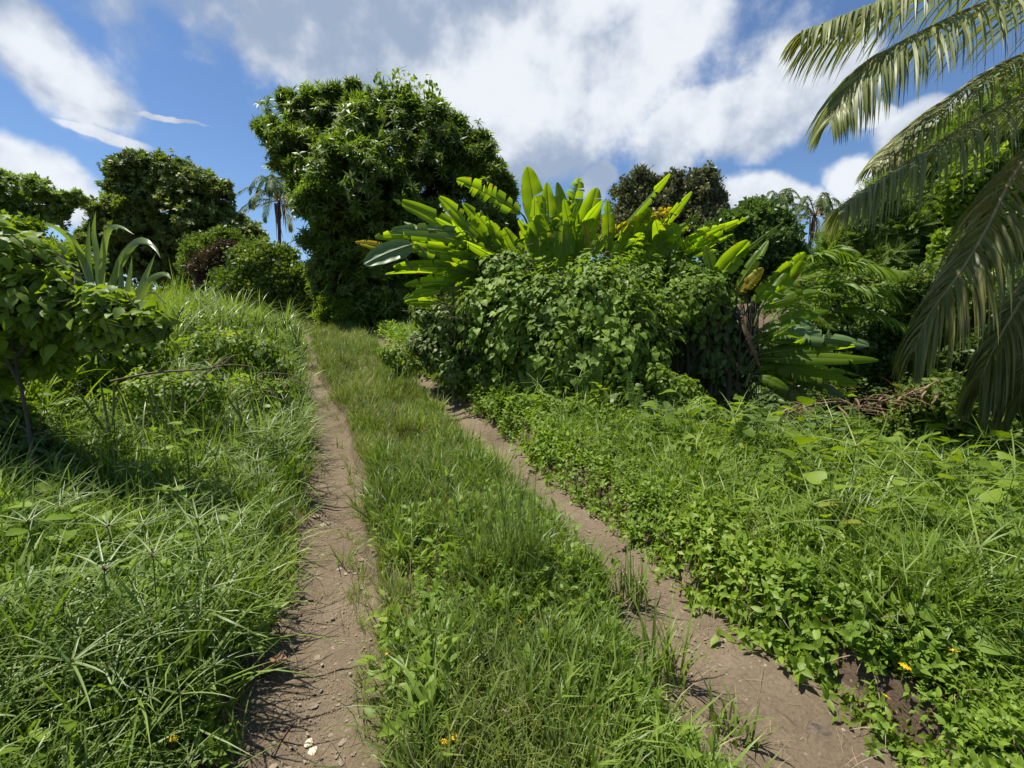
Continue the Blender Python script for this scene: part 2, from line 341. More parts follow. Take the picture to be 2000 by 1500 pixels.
MT = dict(
    grass=leafmat('grass', [(0, (.05, .085, .014)), (.35, (.085, .135, .024)), (.7, (.13, .19, .036)), (.9, (.17, .235, .05)), (.97, (.38, .32, .16))], tf=.34, rough=.46, spec=.38, ns=1.4),
    lush=leafmat('lush_grass', [(0, (.05, .10, .012)), (.4, (.09, .165, .02)), (.75, (.14, .23, .032)), (1, (.2, .28, .05))], tf=.34, rough=.45, spec=.38, ns=1.2),
    sedge=leafmat('sedge', [(0, (.06, .11, .022)), (.5, (.10, .17, .035)), (1, (.15, .23, .055))], tf=.3, rough=.42, ns=1.0, spec=.4),
    creeper=leafmat('creeper', [(0, (.06, .12, .010)), (.45, (.105, .195, .016)), (.8, (.15, .255, .025)), (1, (.2, .28, .04))], tf=.4, rough=.5, ns=1.3, spec=.3),
    heart=leafmat('heart_leaves', [(0, (.055, .11, .014)), (.5, (.10, .185, .020)), (.85, (.145, .25, .028)), (.97, (.19, .26, .045)), (1, (.32, .24, .05))], tf=.36, rough=.55, ns=1.2, spec=.25),
    shrub=leafmat('shrub_leaves', [(0, (.06, .125, .012)), (.5, (.105, .19, .018)), (.85, (.15, .255, .025)), (1, (.24, .28, .03))], tcol=(1.8, 1.7, .35), tf=.44, rough=.5, ns=1.4),
    yellowshrub=leafmat('yellow_green_leaves', [(0, (.08, .14, .012)), (.5, (.14, .215, .02)), (.85, (.2, .28, .025)), (1, (.28, .22, .04))], tcol=(1.7, 1.6, .35), tf=.46, rough=.5, ns=1.4),
    mango=leafmat('mango_leaves', [(0, (.045, .085, .014)), (.4, (.08, .14, .02)), (.75, (.12, .195, .028)), (.93, (.16, .24, .03)), (1, (.16, .11, .04))], tf=.45, rough=.42, ns=.45, spec=.4),
    broad=leafmat('broad_leaves', [(0, (.055, .095, .018)), (.5, (.095, .15, .026)), (.9, (.14, .20, .034)), (1, (.19, .2, .045))], tf=.38, rough=.48, ns=.35, spec=.35),
    vine=leafmat('vine_leaves', [(0, (.045, .09, .015)), (.5, (.085, .145, .022)), (.9, (.13, .20, .03)), (1, (.18, .23, .04))], tf=.34, rough=.48, ns=.6),
    purple=leafmat('purple_leaves', [(0, (.05, .035, .025)), (.6, (.085, .05, .035)), (1, (.1, .09, .035))], tf=.2, rough=.5),
    feather=leafmat('feathery_leaves', [(0, (.055, .11, .018)), (.5, (.10, .175, .03)), (.9, (.15, .24, .04)), (1, (.19, .26, .05))], tf=.42, rough=.5, ns=.5),
    grey=leafmat('grey_green_leaves', [(0, (.05, .065, .03)), (.5, (.085, .105, .045)), (1, (.12, .145, .055))], tf=.25, rough=.45, ns=.5),
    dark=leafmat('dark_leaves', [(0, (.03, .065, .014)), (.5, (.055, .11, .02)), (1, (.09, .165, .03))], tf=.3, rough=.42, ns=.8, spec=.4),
    banana=leafmat('banana_leaf', [(0, (.09, .165, .010)), (.5, (.125, .21, .012)), (1, (.17, .26, .014))], tcol=(2.6, 2.35, .42), tf=.62, rough=.38, veins=True, ns=2.5),
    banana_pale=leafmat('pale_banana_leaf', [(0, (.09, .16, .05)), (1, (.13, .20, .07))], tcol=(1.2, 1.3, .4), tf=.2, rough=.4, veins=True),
    banana_yellow=leafmat('yellow_banana_leaf', [(0, (.22, .26, .015)), (.6, (.38, .33, .02)), (1, (.36, .24, .03))], tcol=(1.9, 1.5, .3), tf=.5, rough=.45, veins=True, ns=6),
    banana_dry=leafmat('dry_banana_leaf', [(0, (.12, .075, .04)), (.5, (.22, .14, .08)), (1, (.30, .21, .13))], tcol=(1.1, .9, .6), tf=.2, rough=.8, ns=5),
    palm=leafmat('coconut_leaflets', [(0, (.14, .165, .055)), (.5, (.23, .26, .09)), (.85, (.31, .33, .13)), (1, (.42, .37, .18))], tcol=(1.3, 1.3, .5), tf=.42, rough=.45, ns=3, spec=.35),
    farpalm=leafmat('far_palm_leaflets', [(0, (.03, .07, .016)), (.6, (.055, .11, .024)), (1, (.10, .15, .04))], tf=.3, rough=.6, ns=1, spec=.2),
    palmold=leafmat('old_coconut_leaflets', [(0, (.10, .12, .025)), (.5, (.17, .18, .04)), (1, (.32, .27, .09))], tcol=(1.4, 1.3, .4), tf=.42, rough=.42, ns=3, spec=.4),
    cane=leafmat('cane_leaves', [(0, (.065, .12, .025)), (.5, (.11, .18, .04)), (.9, (.16, .235, .06)), (1, (.25, .25, .09))], tf=.38, rough=.34, ns=1, spec=.6),
    dry=leafmat('dry_straw', [(0, (.16, .11, .06)), (.5, (.3, .23, .14)), (1, (.42, .34, .22))], tcol=(1, .9, .6), tf=.15, rough=.8, ns=3),
    petal=leafmat('yellow_petal', [(0, (.75, .42, .01)), (1, (.85, .55, .02))], tcol=(1.1, 1, .4), tf=.3, rough=.5),
    bark=plain('bark', (.035, .028, .02), (.10, .085, .065), .9, 9, .8, (1, 1, .35)),
    rachis=plain('frond_rachis', (.16, .15, .05), (.28, .22, .09), .5, 20, .1),
    stem=plain('green_stem', (.09, .13, .03), (.16, .17, .06), .6, 20, .1),
    twig=plain('twig', (.10, .07, .045), (.22, .17, .12), .85, 30, .4),
    redtwig=plain('reddish_twig', (.12, .05, .035), (.2, .09, .06), .8, 30, .3),
    pale=plain('pale_stone', (.55, .42, .26), (.72, .62, .45), .85, 30, .5),
    stone=plain('dull_stone', (.15, .118, .08), (.29, .235, .17), .9, 14, .5),
    darkstone=plain('dark_stone', (.05, .038, .028), (.12, .095, .07), .95, 30, .9),
    deadleaf=plain('dead_leaf', (.16, .08, .045), (.34, .21, .14), .75, 16, .5))
def soilmat(name, base):
    m, nd, lk = mat(name); out = nd.new('ShaderNodeOutputMaterial'); g = nd.new('ShaderNodeNewGeometry'); P = g.outputs['Position']
    def no(s, d=6, r=.6):
        n = nd.new('ShaderNodeTexNoise'); n.inputs['Scale'].default_value = s; n.inputs['Detail'].default_value = d; n.inputs['Roughness'].default_value = r; lk.new(P, n.inputs['Vector']); return n.outputs['Fac']
    big = ramp(nd, base); lk.new(no(1.6, 8), big.inputs[0]); fine = ramp(nd, [(.3, (.70, .70, .70)), (.5, (1, 1, 1)), (.75, (1.28, 1.25, 1.2))]); lk.new(no(55, 5, .7), fine.inputs[0])
    mu = nd.new('ShaderNodeMix'); mu.data_type = 'RGBA'; mu.blend_type = 'MULTIPLY'; mu.inputs[0].default_value = 1; lk.new(big.outputs[0], mu.inputs[6]); lk.new(fine.outputs[0], mu.inputs[7])
    vo = nd.new('ShaderNodeTexVoronoi'); vo.inputs['Scale'].default_value = 42; vo.inputs['Randomness'].default_value = 1; lk.new(P, vo.inputs['Vector'])
    sz = nd.new('ShaderNodeMath'); sz.operation = 'LESS_THAN'; lk.new(vo.outputs['Distance'], sz.inputs[0]); sz.inputs[1].default_value = .24
    sel = nd.new('ShaderNodeSeparateColor'); lk.new(vo.outputs['Color'], sel.inputs[0]); s2 = nd.new('ShaderNodeMath'); s2.operation = 'GREATER_THAN'; s2.inputs[1].default_value = .72; lk.new(sel.outputs[0], s2.inputs[0])
    ml = nd.new('ShaderNodeMath'); ml.operation = 'MULTIPLY'; lk.new(sz.outputs[0], ml.inputs[0]); lk.new(s2.outputs[0], ml.inputs[1])
    gm = nd.new('ShaderNodeMix'); gm.data_type = 'RGBA'; lk.new(ml.outputs[0], gm.inputs[0]); lk.new(mu.outputs[2], gm.inputs[6])
    gr = ramp(nd, [(0, (.10, .08, .06)), (1, (.26, .22, .165))]); lk.new(sel.outputs[1], gr.inputs[0]); lk.new(gr.outputs[0], gm.inputs[7])
    p = nd.new('ShaderNodeBsdfPrincipled'); lk.new(gm.outputs[2], p.inputs['Base Color']); p.inputs['Roughness'].default_value = .92; p.inputs['Specular IOR Level'].default_value = .15
    b1 = nd.new('ShaderNodeBump'); b1.inputs['Strength'].default_value = .9; b1.inputs['Distance'].default_value = .018; lk.new(no(26, 8, .7), b1.inputs['Height'])
    b2 = nd.new('ShaderNodeBump'); b2.inputs['Strength'].default_value = .8; b2.inputs['Distance'].default_value = .006; lk.new(ml.outputs[0], b2.inputs['Height']); lk.new(b1.outputs[0], b2.inputs['Normal'])
    b3 = nd.new('ShaderNodeBump'); b3.inputs['Strength'].default_value = .6; b3.inputs['Distance'].default_value = .006; lk.new(no(120, 4, .7), b3.inputs['Height']); lk.new(b2.outputs[0], b3.inputs['Normal'])
    lk.new(b3.outputs[0], p.inputs['Normal']); lk.new(p.outputs[0], out.inputs[0]); return m
soil = soilmat('soil', [(.3, (.075, .05, .033)), (.7, (.13, .092, .065))])
track = soilmat('track_dirt', [(.25, (.068, .049, .031)), (.42, (.134, .101, .065)), (.6, (.162, .124, .082)), (.8, (.235, .187, .126))])
# ------------------------------------------------------------------ ground
tl = [-1.6]
while tl[-1] < 1.7: tl.append(tl[-1] + .02)
s = .03
while tl[-1] < 350: tl.append(tl[-1] + s); s *= 1.13
s = .03; left = [-1.6]
while left[-1] > -350: left.append(left[-1] - s); s *= 1.13
T_ = np.array(left[:0:-1] + tl)
ys = list(np.arange(-6, .6, .12)); 
while ys[-1] < 900: ys.append(ys[-1] + max(.018, .009 * ys[-1] if ys[-1] < 20 else .06 * (ys[-1] - 17)))
ys = np.array(ys)
TT, YY = np.meshgrid(T_, ys)
ZZ = gz(TT, YY); XX = cx(YY) + TT
near = sst(-YY, -9, -3)
ZZ = ZZ + near * (.028 * (fbm(np.stack([XX * 14, YY * 14], -1), 21, 4) - .5) + .03 * (fbm(np.stack([XX * 3.5, YY * 3.5], -1), 33, 3) - .5))
nT = len(T_); idx = np.arange(len(ys))[:, None] * nT + np.arange(nT)[None]
F = np.stack([idx[:-1, :-1], idx[:-1, 1:], idx[1:, 1:], idx[1:, :-1]], -1)
tc_ = (TT[:-1, :-1] + TT[1:, 1:]) / 2; yc_ = YY[:-1, :-1]
mL = (np.abs(tc_ + .91) < half_w(yc_, 0) + .05) & (yc_ < 17); mR = (np.abs(tc_ - tR(yc_)) < half_w(yc_, 1) + .04) & (yc_ < 17)
VV = np.stack([XX, YY, ZZ], -1).reshape(-1, 3)
def sub(mask, name, m):
    f = F[mask]; u, inv = np.unique(f, return_inverse=True); g = Geo(); g.add(VV[u], inv.reshape(-1, 4)); o = g.build(name, m); return o
tag(sub(~(mL | mR), 'ground', soil), 'dark brown soil under the plants on both sides of the wheel tracks', 'ground', kind='structure')
tag(sub(mL, 'dirt_track', track), 'bare brown wheel track running up the left of the grassy strip', 'dirt track', kind='structure')
tag(sub(mR, 'dirt_track', track), 'bare brown wheel track curving below the cut bank on the right', 'dirt track', kind='structure')
# gravel on the tracks
def rockT(seed):
    a = np.linspace(0, 2 * np.pi, 7)[:-1]; V = [[0, 0, -.45]]; rr = np.random.default_rng(seed)
    for z, r in ((-.3, .75), (.1, 1.), (.42, .6)):
        for q in a: V.append([math.cos(q) * r * rr.uniform(.8, 1.15), math.sin(q) * r * rr.uniform(.8, 1.15) * .8, z * rr.uniform(.8, 1.2)])
    V.append([0, 0, .5]); V = np.array(V); Fq = []
    for b in (1, 7):
        for j in range(6): Fq.append([b + j, b + (j + 1) % 6, b + 6 + (j + 1) % 6, b + 6 + j])
    for j in range(0, 6, 2): Fq.append([13 + j, 13 + (j + 1) % 6, 13 + (j + 2) % 6, 19])
    return V, np.array(Fq)
ROCKS = [rockT(k) for k in range(5)]
g = Geo(); n = 9000
Yv = .9 * (15 / .9) ** rng.random(n); side = rng.random(n) < .5
t = np.where(side, -.91, .91) + rng.normal(size=n) * .17; x = cx(Yv) + t
P = np.stack([x, Yv, gz(t, Yv) + .001], -1); sc = .0018 + .007 * rng.random(n) ** 6 + .0008 * Yv * rng.random(n)
inst(g, ROCKS, P, frames(np.stack([rng.normal(size=n), rng.normal(size=n), np.zeros(n)], -1)) * np.array([1, 1, .55])[None, None, :], sc)
n = 170; Yv = 1.2 * (12 / 1.2) ** rng.random(n); t = np.where(rng.random(n) < .6, -.91, .91) + rng.normal(size=n) * .13; P = np.stack([cx(Yv) + t, Yv, gz(t, Yv) + .001], -1)
inst(g, ROCKS, P, frames(np.stack([rng.normal(size=n), rng.normal(size=n), np.zeros(n)], -1)) * np.array([1, 1, .3])[None, None, :], .007 + .016 * rng.random(n) ** 2)
stuff(g.build('gravel', MT['stone'], smooth=False), 'small loose pebbles scattered on the brown wheel tracks', 'gravel')
# ------------------------------------------------------------------ ground-cover templates
def tuft(nb, L, w, spread=1.0, a0=.25, seed=0, n=4, fold=0.0):
    random.seed(seed); ps = []
    for k in range(nb):
        V, Fq = blade(L * U_(.5, 1.1), w * U_(.7, 1.2), U_(.02, a0), U_(.2, 1.3) * spread, n, fold, kink=(U_(.5, .8), U_(.3, 1.)) if random.random() < .25 else None)
        V = rotz(V, U_(0, 6.28)) + np.array([U_(-.03, .03), U_(-.03, .03), 0]) * L * 3; ps.append((V, Fq))
    return tmerge(ps)
def sedgeT(seed, H=.42):
    random.seed(seed); ps = []; lean = U_(-.25, .25), U_(-.25, .25)
    top = np.array([lean[0] * H, lean[1] * H, H])
    g = Geo(); tube(g, [np.zeros(3), top * .5 + [lean[0] * -.04, 0, 0], top], [.0022, .002, .0016], 0, 3); ps.append(g.arrays())
    for k in range(random.randint(6, 10)):
        a = k * 2.4 + U_(-.3, .3); T = blade(U_(.12, .27), U_(.006, .010), U_(.9, 1.35), U_(.2, .8), 5, .4, .6); ps.append((rotz(T[0], a) + top, T[1], np.zeros(len(T[1]), int)))
    for k in range(5): ps.append(place(kite(.3), rdir(1, .5)[0], top, .014, m=1))
    for k in range(4):
        T = blade(H * U_(.5, .9), U_(.006, .009), U_(.1, .4), U_(.5, 1.2), 5, .4); ps.append((rotz(T[0], U_(0, 6.28)), T[1], np.zeros(len(T[1]), int)))
    return tmerge(ps)
def creeperT(seed, H=.13):
    """creeping daisy: a short stem with opposite pairs of toothed leaves"""
    random.seed(seed); ps = []; L = leaf(PR_TOOTH if seed % 3 == 0 else PR_OV, .25, .25, .85 if seed % 3 == 0 else .9); p = np.zeros(3); d = np.array([U_(-.5, .5), U_(-.5, .5), 1.])
    for k in range(4):
        p = p + nrm(d) * H / 3.5; d = d + np.array([U_(-.2, .2), U_(-.2, .2), 0])
        for s_ in (0, 1):
            a = k * 1.57 + s_ * math.pi + U_(-.3, .3); dd = np.array([math.cos(a), math.sin(a), U_(.1, .8) + (.5 if k == 3 else 0)])
            ps.append(place(L, dd, p, U_(.035, .058), U_(-.3, .3)))
    return tmerge(ps)
def herbT(seed, H=.2, prof=PR_OV, s=.07):
    random.seed(seed); ps = []; L = leaf(prof, .3, .2)
    for k in range(7):
        a = k * 2.4; z = H * (k + 1) / 7; ps.append(place(L, [math.cos(a), math.sin(a), U_(-.1, .6)], [math.cos(a) * .01 + U_(-.02, .02), math.sin(a) * .01, z], s * U_(.6, 1.2), U_(-.4, .4)))
    return tmerge(ps)
TUFT_S = [tuft(9, .17, .0065, 1., .5, k, 3) for k in range(6)]
TUFT_M = [tuft(9, .28, .008, 1.1, .4, 20 + k, 4) for k in range(6)]
TUFT_W = [tuft(7, .29, .017, .8, .6, 40 + k, 4, .25) for k in range(6)]
TUFT_L = [tuft(10, .48, .011, 1.5, .5, 60 + k, 6) for k in range(6)]
SEDGE = [sedgeT(80 + k) for k in range(6)]
CREEP = [creeperT(100 + k) for k in range(8)]
HERB = [herbT(120 + k) for k in range(5)]
herbs_big = [herbT(150 + k, .34, PR_OV, .075) for k in range(4)]
HEARTH = [herbT(130 + k, .28, PR_HEART, .06) for k in range(4)]
def lay(tmpls, n, y0, y1, tf, mask=None, s0=.7, s1=1.2, tilt=.15, grow=.03, z0=-.01, m=None, mats=None, g=None):
    Yv = y0 * (y1 / y0) ** rng.random(n); t = tf(rng.random(n), Yv); x = cx(Yv) + t
    keep = np.ones(n, bool) if mask is None else mask(x, Yv, t)
    x, Yv, t = x[keep], Yv[keep], t[keep]; n = len(x)
    P = np.stack([x, Yv, gz(t, Yv) + z0], -1)
    up = nrm(np.stack([rng.normal(size=n) * tilt, rng.normal(size=n) * tilt, np.ones(n)], -1)); a = rng.random(n) * 6.283
    xx = np.stack([np.cos(a), np.sin(a), np.zeros(n)], -1); yy = nrm(np.cross(up, xx)); xx = np.cross(yy, up)
    Rm = np.stack([xx, yy, up], -1); sc = (s0 + (s1 - s0) * rng.random(n)) * (1 + grow * Yv) * (.55 + .9 * fbm(np.stack([x * 2.2, Yv * 2.2], -1), 97, 2))
    g = g or Geo(); inst(g, tmpls, P, Rm, sc); return g
patch = lambda x, Y, s, sd: fbm(np.stack([x * s, Y * s], -1), sd, 3)
def strip_t(u, Y):
    a = -.91 + half_w(Y, 0) + .03; b = tR(Y) - half_w(Y, 1) - .02; return a + (b - a) * u
# centre strip
g = lay(TUFT_S, 8000, .7, 16, strip_t, lambda x, Y, t: rng.random(len(x)) < .12 + .95 * sst(Y, 1.6, 4), .6, 1.2, grow=.045)
lay(TUFT_M, 4600, .7, 16, lambda u, Y: strip_t(-.03 + 1.06 * u, Y), lambda x, Y, t: patch(x, Y, 1.5, 50) > .42, .5, 1.15, grow=.03, tilt=.3, g=g)
stuff(g.build('grass', MT['grass']), 'short fine green grass covering the strip between the two wheel tracks', 'grass')
g = lay(TUFT_W, 2300, .75, 10, lambda u, Y: strip_t(1 - .55 * u ** 1.6, Y), lambda x, Y, t: rng.random(len(x)) < 1.25 - sst(Y, 1.5, 6), .5, 1.1, tilt=.25, g=None)
lay(TUFT_W, 1900, .8, 6, lambda u, Y: strip_t(.05 + .95 * u, Y), lambda x, Y, t: patch(x, Y, 2.2, 52) > .45, .5, 1.25, tilt=.35, g=g)
stuff(g.build('broad_grass', MT['lush']), 'broad bladed green grass along the right edge of the centre strip', 'grass')
g = lay(CREEP, 2600, .75, 3.4, strip_t, lambda x, Y, t: patch(x, Y, 2.5, 60) > .46, .7, 1.3, tilt=.4)
lay(HERB, 260, .75, 3.6, strip_t, None, .3, .75, tilt=.3, g=g)
stuff(g.build('creeping_daisy_leaves', MT['creeper']), 'bright green creeping leaves low in the near end of the centre strip', 'ground cover')
# left verge
def verge_t(a, b): return lambda u, Y: -.91 - half_w(Y, 0) - .02 - a - (b - a) * u
edge = lambda x, Y, t: rng.random(len(x)) < .12 + sst(-t - .91 - half_w(Y, 0) + .55 * (patch(x, Y, 3.2, 71) - .5), .02, .26) + .6 * sst(Y, 3, 5)
g = lay(TUFT_M, 5000, .6, 16, verge_t(-.04, 3.4), edge, .6, 1.35, tilt=.35)
lay(TUFT_L, 6000, .6, 16, verge_t(.1, 3.6), lambda x, Y, t: (patch(x, Y, 1.1, 70) > .36) & edge(x, Y, t) & (-t - .91 - half_w(Y, 0) > .42 * rng.random(len(x)) * sst(-Y, -5, -2)), .7, 1.35, tilt=.4, g=g)
lay(TUFT_W, 2200, .6, 9, verge_t(.14, 3.4), lambda x, Y, t: patch(x, Y, 1.6, 72) > .46, 1.0, 1.9, tilt=.35, g=g)
lay(TUFT_M, 260, .8, 12, lambda u, Y: strip_t(-.09 + 1.16 * (u > .5), Y) + .05 * rng.normal(size=len(u)), None, .3, .8, tilt=.5, g=g)
stuff(g.build('long_grass', MT['lush']), 'long arching green grass on the verge left of the wheel track', 'grass')
g = lay(SEDGE, 1700, .8, 12, verge_t(.05, 2.6), lambda x, Y, t: patch(x, Y, 1.0, 75) > .42, .5, 1.0, tilt=.25)
stuff(g.build('sedge', [MT['sedge'], MT['twig']]), 'star headed sedges mixed through the long grass left of the track', 'sedge')
g = lay(HERB, 4200, .6, 12, verge_t(.3, 4.5), lambda x, Y, t: patch(x, Y, .9, 78) > .44, .6, 1.5, tilt=.3)
lay(herbs_big, 1300, .6, 5, verge_t(.35, 3.6), lambda x, Y, t: patch(x, Y, 1.4, 74) > .47, .8, 1.5, tilt=.4, g=g)
lay(CREEP, 3600, .6, 6, verge_t(.0, 3.), lambda x, Y, t: patch(x, Y, 1.3, 79) > .48, .8, 1.3, tilt=.4, g=g)
stuff(g.build('leafy_weeds', MT['creeper']), 'low leafy weeds among the long grass on the left verge', 'weeds')
# right bank and meadow
def meadow(x, Y, t):
    d = ((x - 1.9) * .60 + (Y - 3.9) * .80); dt = d * sst(x, .9, 1.6) ; return (dt < .55 + .5 * rng.random(len(x))) & (x < 7)
def bank_t(a, b): return lambda u, Y: tR(Y) + half_w(Y, 1) + a + (b - a) * u
g = lay(CREEP, 40000, .7, 14, bank_t(.02, 4.4), lambda x, Y, t: meadow(x, Y, t) & (t - tR(Y) - half_w(Y, 1) > .16 * patch(x, Y, 3.5, 88) * sst(-Y, -6, -3)) & (rng.random(len(x)) < 1.2 - .5 * sst(t, 2.4, 4)), .45, 1.05, tilt=.5, z0=.03, grow=.05)
lay(CREEP, 2200, .7, 9, bank_t(-.03, .16), lambda x, Y, t: patch(x, Y, 4, 81) > .42, .6, 1.1, tilt=1.3, z0=-.01, g=g)
stuff(g.build('creeping_daisy', MT['creeper']), 'glossy bright green creeping daisy leaves covering the right bank', 'ground cover')
g = lay(TUFT_M, 7200, .8, 14, bank_t(.2, 4.8), lambda x, Y, t: meadow(x, Y, t) & (patch(x, Y, .9, 85) > .44), .8, 1.4, tilt=.3)
lay(TUFT_L, 2600, .8, 12, bank_t(.4, 5.0), lambda x, Y, t: meadow(x, Y, t) & (patch(x, Y, .8, 86) > .46), .5, 1.05, tilt=.3, g=g)
lay(SEDGE, 500, .8, 10, bank_t(.3, 4.6), lambda x, Y, t: meadow(x, Y, t), .6, 1.0, tilt=.3, g=g)
stuff(g.build('meadow_grass', [MT['lush'], MT['twig']]), 'fresh green grass standing among the creeping daisy on the right bank', 'grass')
g = lay(HERB, 1300, .8, 12, bank_t(.5, 5.2), meadow, .7, 1.5, tilt=.3)
lay(HEARTH, 900, .8, 9, bank_t(.7, 5.2), meadow, .6, 1.5, tilt=.3, g=g)
stuff(g.build('meadow_weeds', MT['yellowshrub']), 'mixed leafy weeds on top of the right bank', 'weeds')
# undergrowth further out on both sides (dark hollow on the right, beyond the thicket, left field)
def under(n, x0, x1, y0, y1, tm, sc0, sc1, mask=None):
    x = x0 + (x1 - x0) * rng.random(n); Yv = y0 + (y1 - y0) * rng.random(n) ** 1.3
    k = np.ones(n, bool) if mask is None else mask(x, Yv); x, Yv = x[k], Yv[k]; n = len(x)
    P = np.stack([x, Yv, G(x, Yv)], -1); up = nrm(np.stack([rng.normal(size=n) * .3, rng.normal(size=n) * .3, np.ones(n)], -1)); a = rng.random(n) * 6.283
    xx = np.stack([np.cos(a), np.sin(a), 0 * a], -1); yy = nrm(np.cross(up, xx)); xx = np.cross(yy, up)
    g = Geo(); inst(g, tm, P, np.stack([xx, yy, up], -1), sc0 + (sc1 - sc0) * rng.random(n)); return g
dd_ = lambda x, Y: ((x - 1.9) * .60 + (Y - 3.9) * .80)
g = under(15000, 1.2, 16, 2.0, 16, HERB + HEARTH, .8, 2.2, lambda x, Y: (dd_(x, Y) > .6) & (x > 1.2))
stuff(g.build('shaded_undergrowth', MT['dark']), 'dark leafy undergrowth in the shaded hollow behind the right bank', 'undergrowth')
g = under(9000, -22, -2, 3, 22, HERB + TUFT_L, 1.2, 2.6, lambda x, Y: x - cx(Y) < -3.4)
stuff(g.build('field_weeds', MT['yellowshrub']), 'rank yellow green weeds filling the field far left of the track', 'weeds')
# dry stalks and straw
g = lay([tuft(3, .2, .003, 1.5, 1.3, 200 + k, 3) for k in range(4)], 1100, .8, 10, lambda u, Y: -1.35 + 2.75 * u, None, .5, 1.2, tilt=1.2, z0=.01)
lay([tuft(4, .3, .006, 1.6, 1.0, 210 + k, 4) for k in range(4)], 3000, .8, 12, lambda u, Y: -4.2 + 8.4 * u, lambda x, Y, t: (np.abs(np.abs(t) - .91) > .3) & ((x < 1.5) | (t < 3.5)), .5, 1.1, tilt=.8, z0=.02, g=g)
stuff(g.build('dry_straw', MT['dry']), 'thin dry straw lying on the dirt beside the grass', 'straw')
# ------------------------------------------------------------------ trees
def trunk_geo(base, top, r0, r1, limbs, m=0, wob=.1):
    g = Geo(); base = np.array(base, float); top = np.array(top, float); n = 8
    P = [base + (top - base) * k / n + rng.normal(size=3) * wob * np.array([1, 1, 0]) * (0 < k < n) for k in range(n + 1)]
    tube(g, spline(P, 18), np.linspace(r0, r1, 18) * (1 + .5 * np.exp(-np.linspace(0, 8, 18))), m, 9)
    for L in limbs:
        k = rng.uniform(.35, .95); a = base + (top - base) * k; b = np.array(L, float); mid = (a + b) / 2 + np.array([0, 0, -.08 * np.linalg.norm(b - a)]) + rng.normal(size=3) * .1
        rr = (r0 + (r1 - r0) * k) * .5; tube(g, spline([a, mid, b], 10), np.linspace(rr, rr * .2, 10), m, 6)
    return g
def whorl(seed, n, L, lf, spread=(.3, 1.3), tw=True):
    """a twig end with leaves radiating and drooping"""
    random.seed(seed); ps = []
    for k in range(n):
        a = k * 2.4 + U_(-.3, .3); e = U_(*spread); d = [math.cos(a) * math.sin(e), math.sin(a) * math.sin(e), math.cos(e)]
        ps.append(place(lf, d, [0, 0, -U_(0, .12)], L * U_(.7, 1.1), U_(-.4, .4)))
    V, F_, M = tmerge(ps); return V[:, [0, 2, 1]] * np.array([1, 1, -1]), F_, M      # twig axis to +Y
def cluster(seed, n, R, lf, L):
    random.seed(seed); ps = []
    for k in range(n):
        d = rdir(1, .1)[0]; q = rdir(1)[0] * R * U_(.3, 1); ps.append(place(lf, d, q * [1, 1, .6], L * U_(.7, 1.2), U_(-1, 1)))
    return tmerge(ps)
MANGO = [whorl(300 + k, 14, U_(.19, .25), kite(.12, .04, .35), (.7, 2.2)) for k in range(6)]
BROAD = [whorl(320 + k, 11, .22, kite(.26, .05, .2), (.5, 1.7)) for k in range(5)]
SMALL = [cluster(340 + k, 14, .16, kite(.3, .05, .15), .10) for k in range(5)]
FEATH = []
for k in range(5):
    random.seed(360 + k); ps = []
    for j in range(5):
        a = j * 1.26 + U_(-.3, .3); d = nrm([math.cos(a), math.sin(a), U_(-.1, .5)])
        for i in range(9):
            for sd in (-1, 1):
                s_ = np.cross(d, [0, 0, 1]) * sd; ps.append(place(kite(.2, .02, .1), s_ + d * .4 + [0, 0, -.15], d * (.05 + .035 * i) + [0, 0, -.0005 * i * i], .075 * (1 - .04 * i), 0))
    V, F_, M = tmerge(ps); FEATH.append((V, F_, M))
def tree(name, label, cat, B, n, tm, m, base, r0=.25, scale=1.0, shell=.35, low=.45, lump=.3, gap=0.0, gs=1.0, seed=1, upb=.55, jit=.5, group=None, trunk_to=None, crown='crown', tname='trunk', fillers=True, fz=.13):
    base = np.array(base, float); root = thing(name, label, cat, base, group)
    k_ = rng.integers(0, len(B), len(B) * 6); u_ = rdir(len(k_), .5); rs = rng.uniform(.3, .5, len(k_)); S_ = B[k_].copy()
    S_[:, :3] += u_ * B[k_, 3:6] * .86; S_[:, 3:6] *= rs[:, None]; S_[:, 5] *= .7; B = np.vstack([B * np.array([1, 1, 1, .84, .84, .84]), S_]); lump = lump * .8
    P, N = crown_pts(B, n, seed, shell, low, lump, gap, gs, fz)
    d = nrm(N + np.array([0, 0, upb]) + rng.normal(size=N.shape) * jit)
    g = Geo(); inst(g, tm, P, frames(d, roll=rng.random(len(P)) * 6.283), scale * (.75 + .5 * rng.random(len(P))))
    if fillers:      # the inside of the crown
        k = rng.choice(len(B), n // 5); u = rdir(n // 5) * (rng.random(n // 5) ** .5 * .68)[:, None]; P = B[k, :3] + u * B[k, 3:6]
        inst(g, tm, P, frames(rdir(len(P))), scale * 1.15)
    g.build(crown, m, root)
    if r0:
        o = np.argsort(-B[:, 3])[:9]; top = B[np.argmax(B[:, 2]), :3] * .4 + B[:, :3].mean(0) * .6 if trunk_to is None else trunk_to
        trunk_geo(base, top, r0, r0 * .4, [B[k, :3] + [0, 0, .2 * B[k, 5]] for k in o]).build(tname, MT['bark'], root)
    return root
def gp(u, Y, v=600): q = at(u, v, Y); return [q[0], q[1], float(G(q[0], q[1])) - .05]
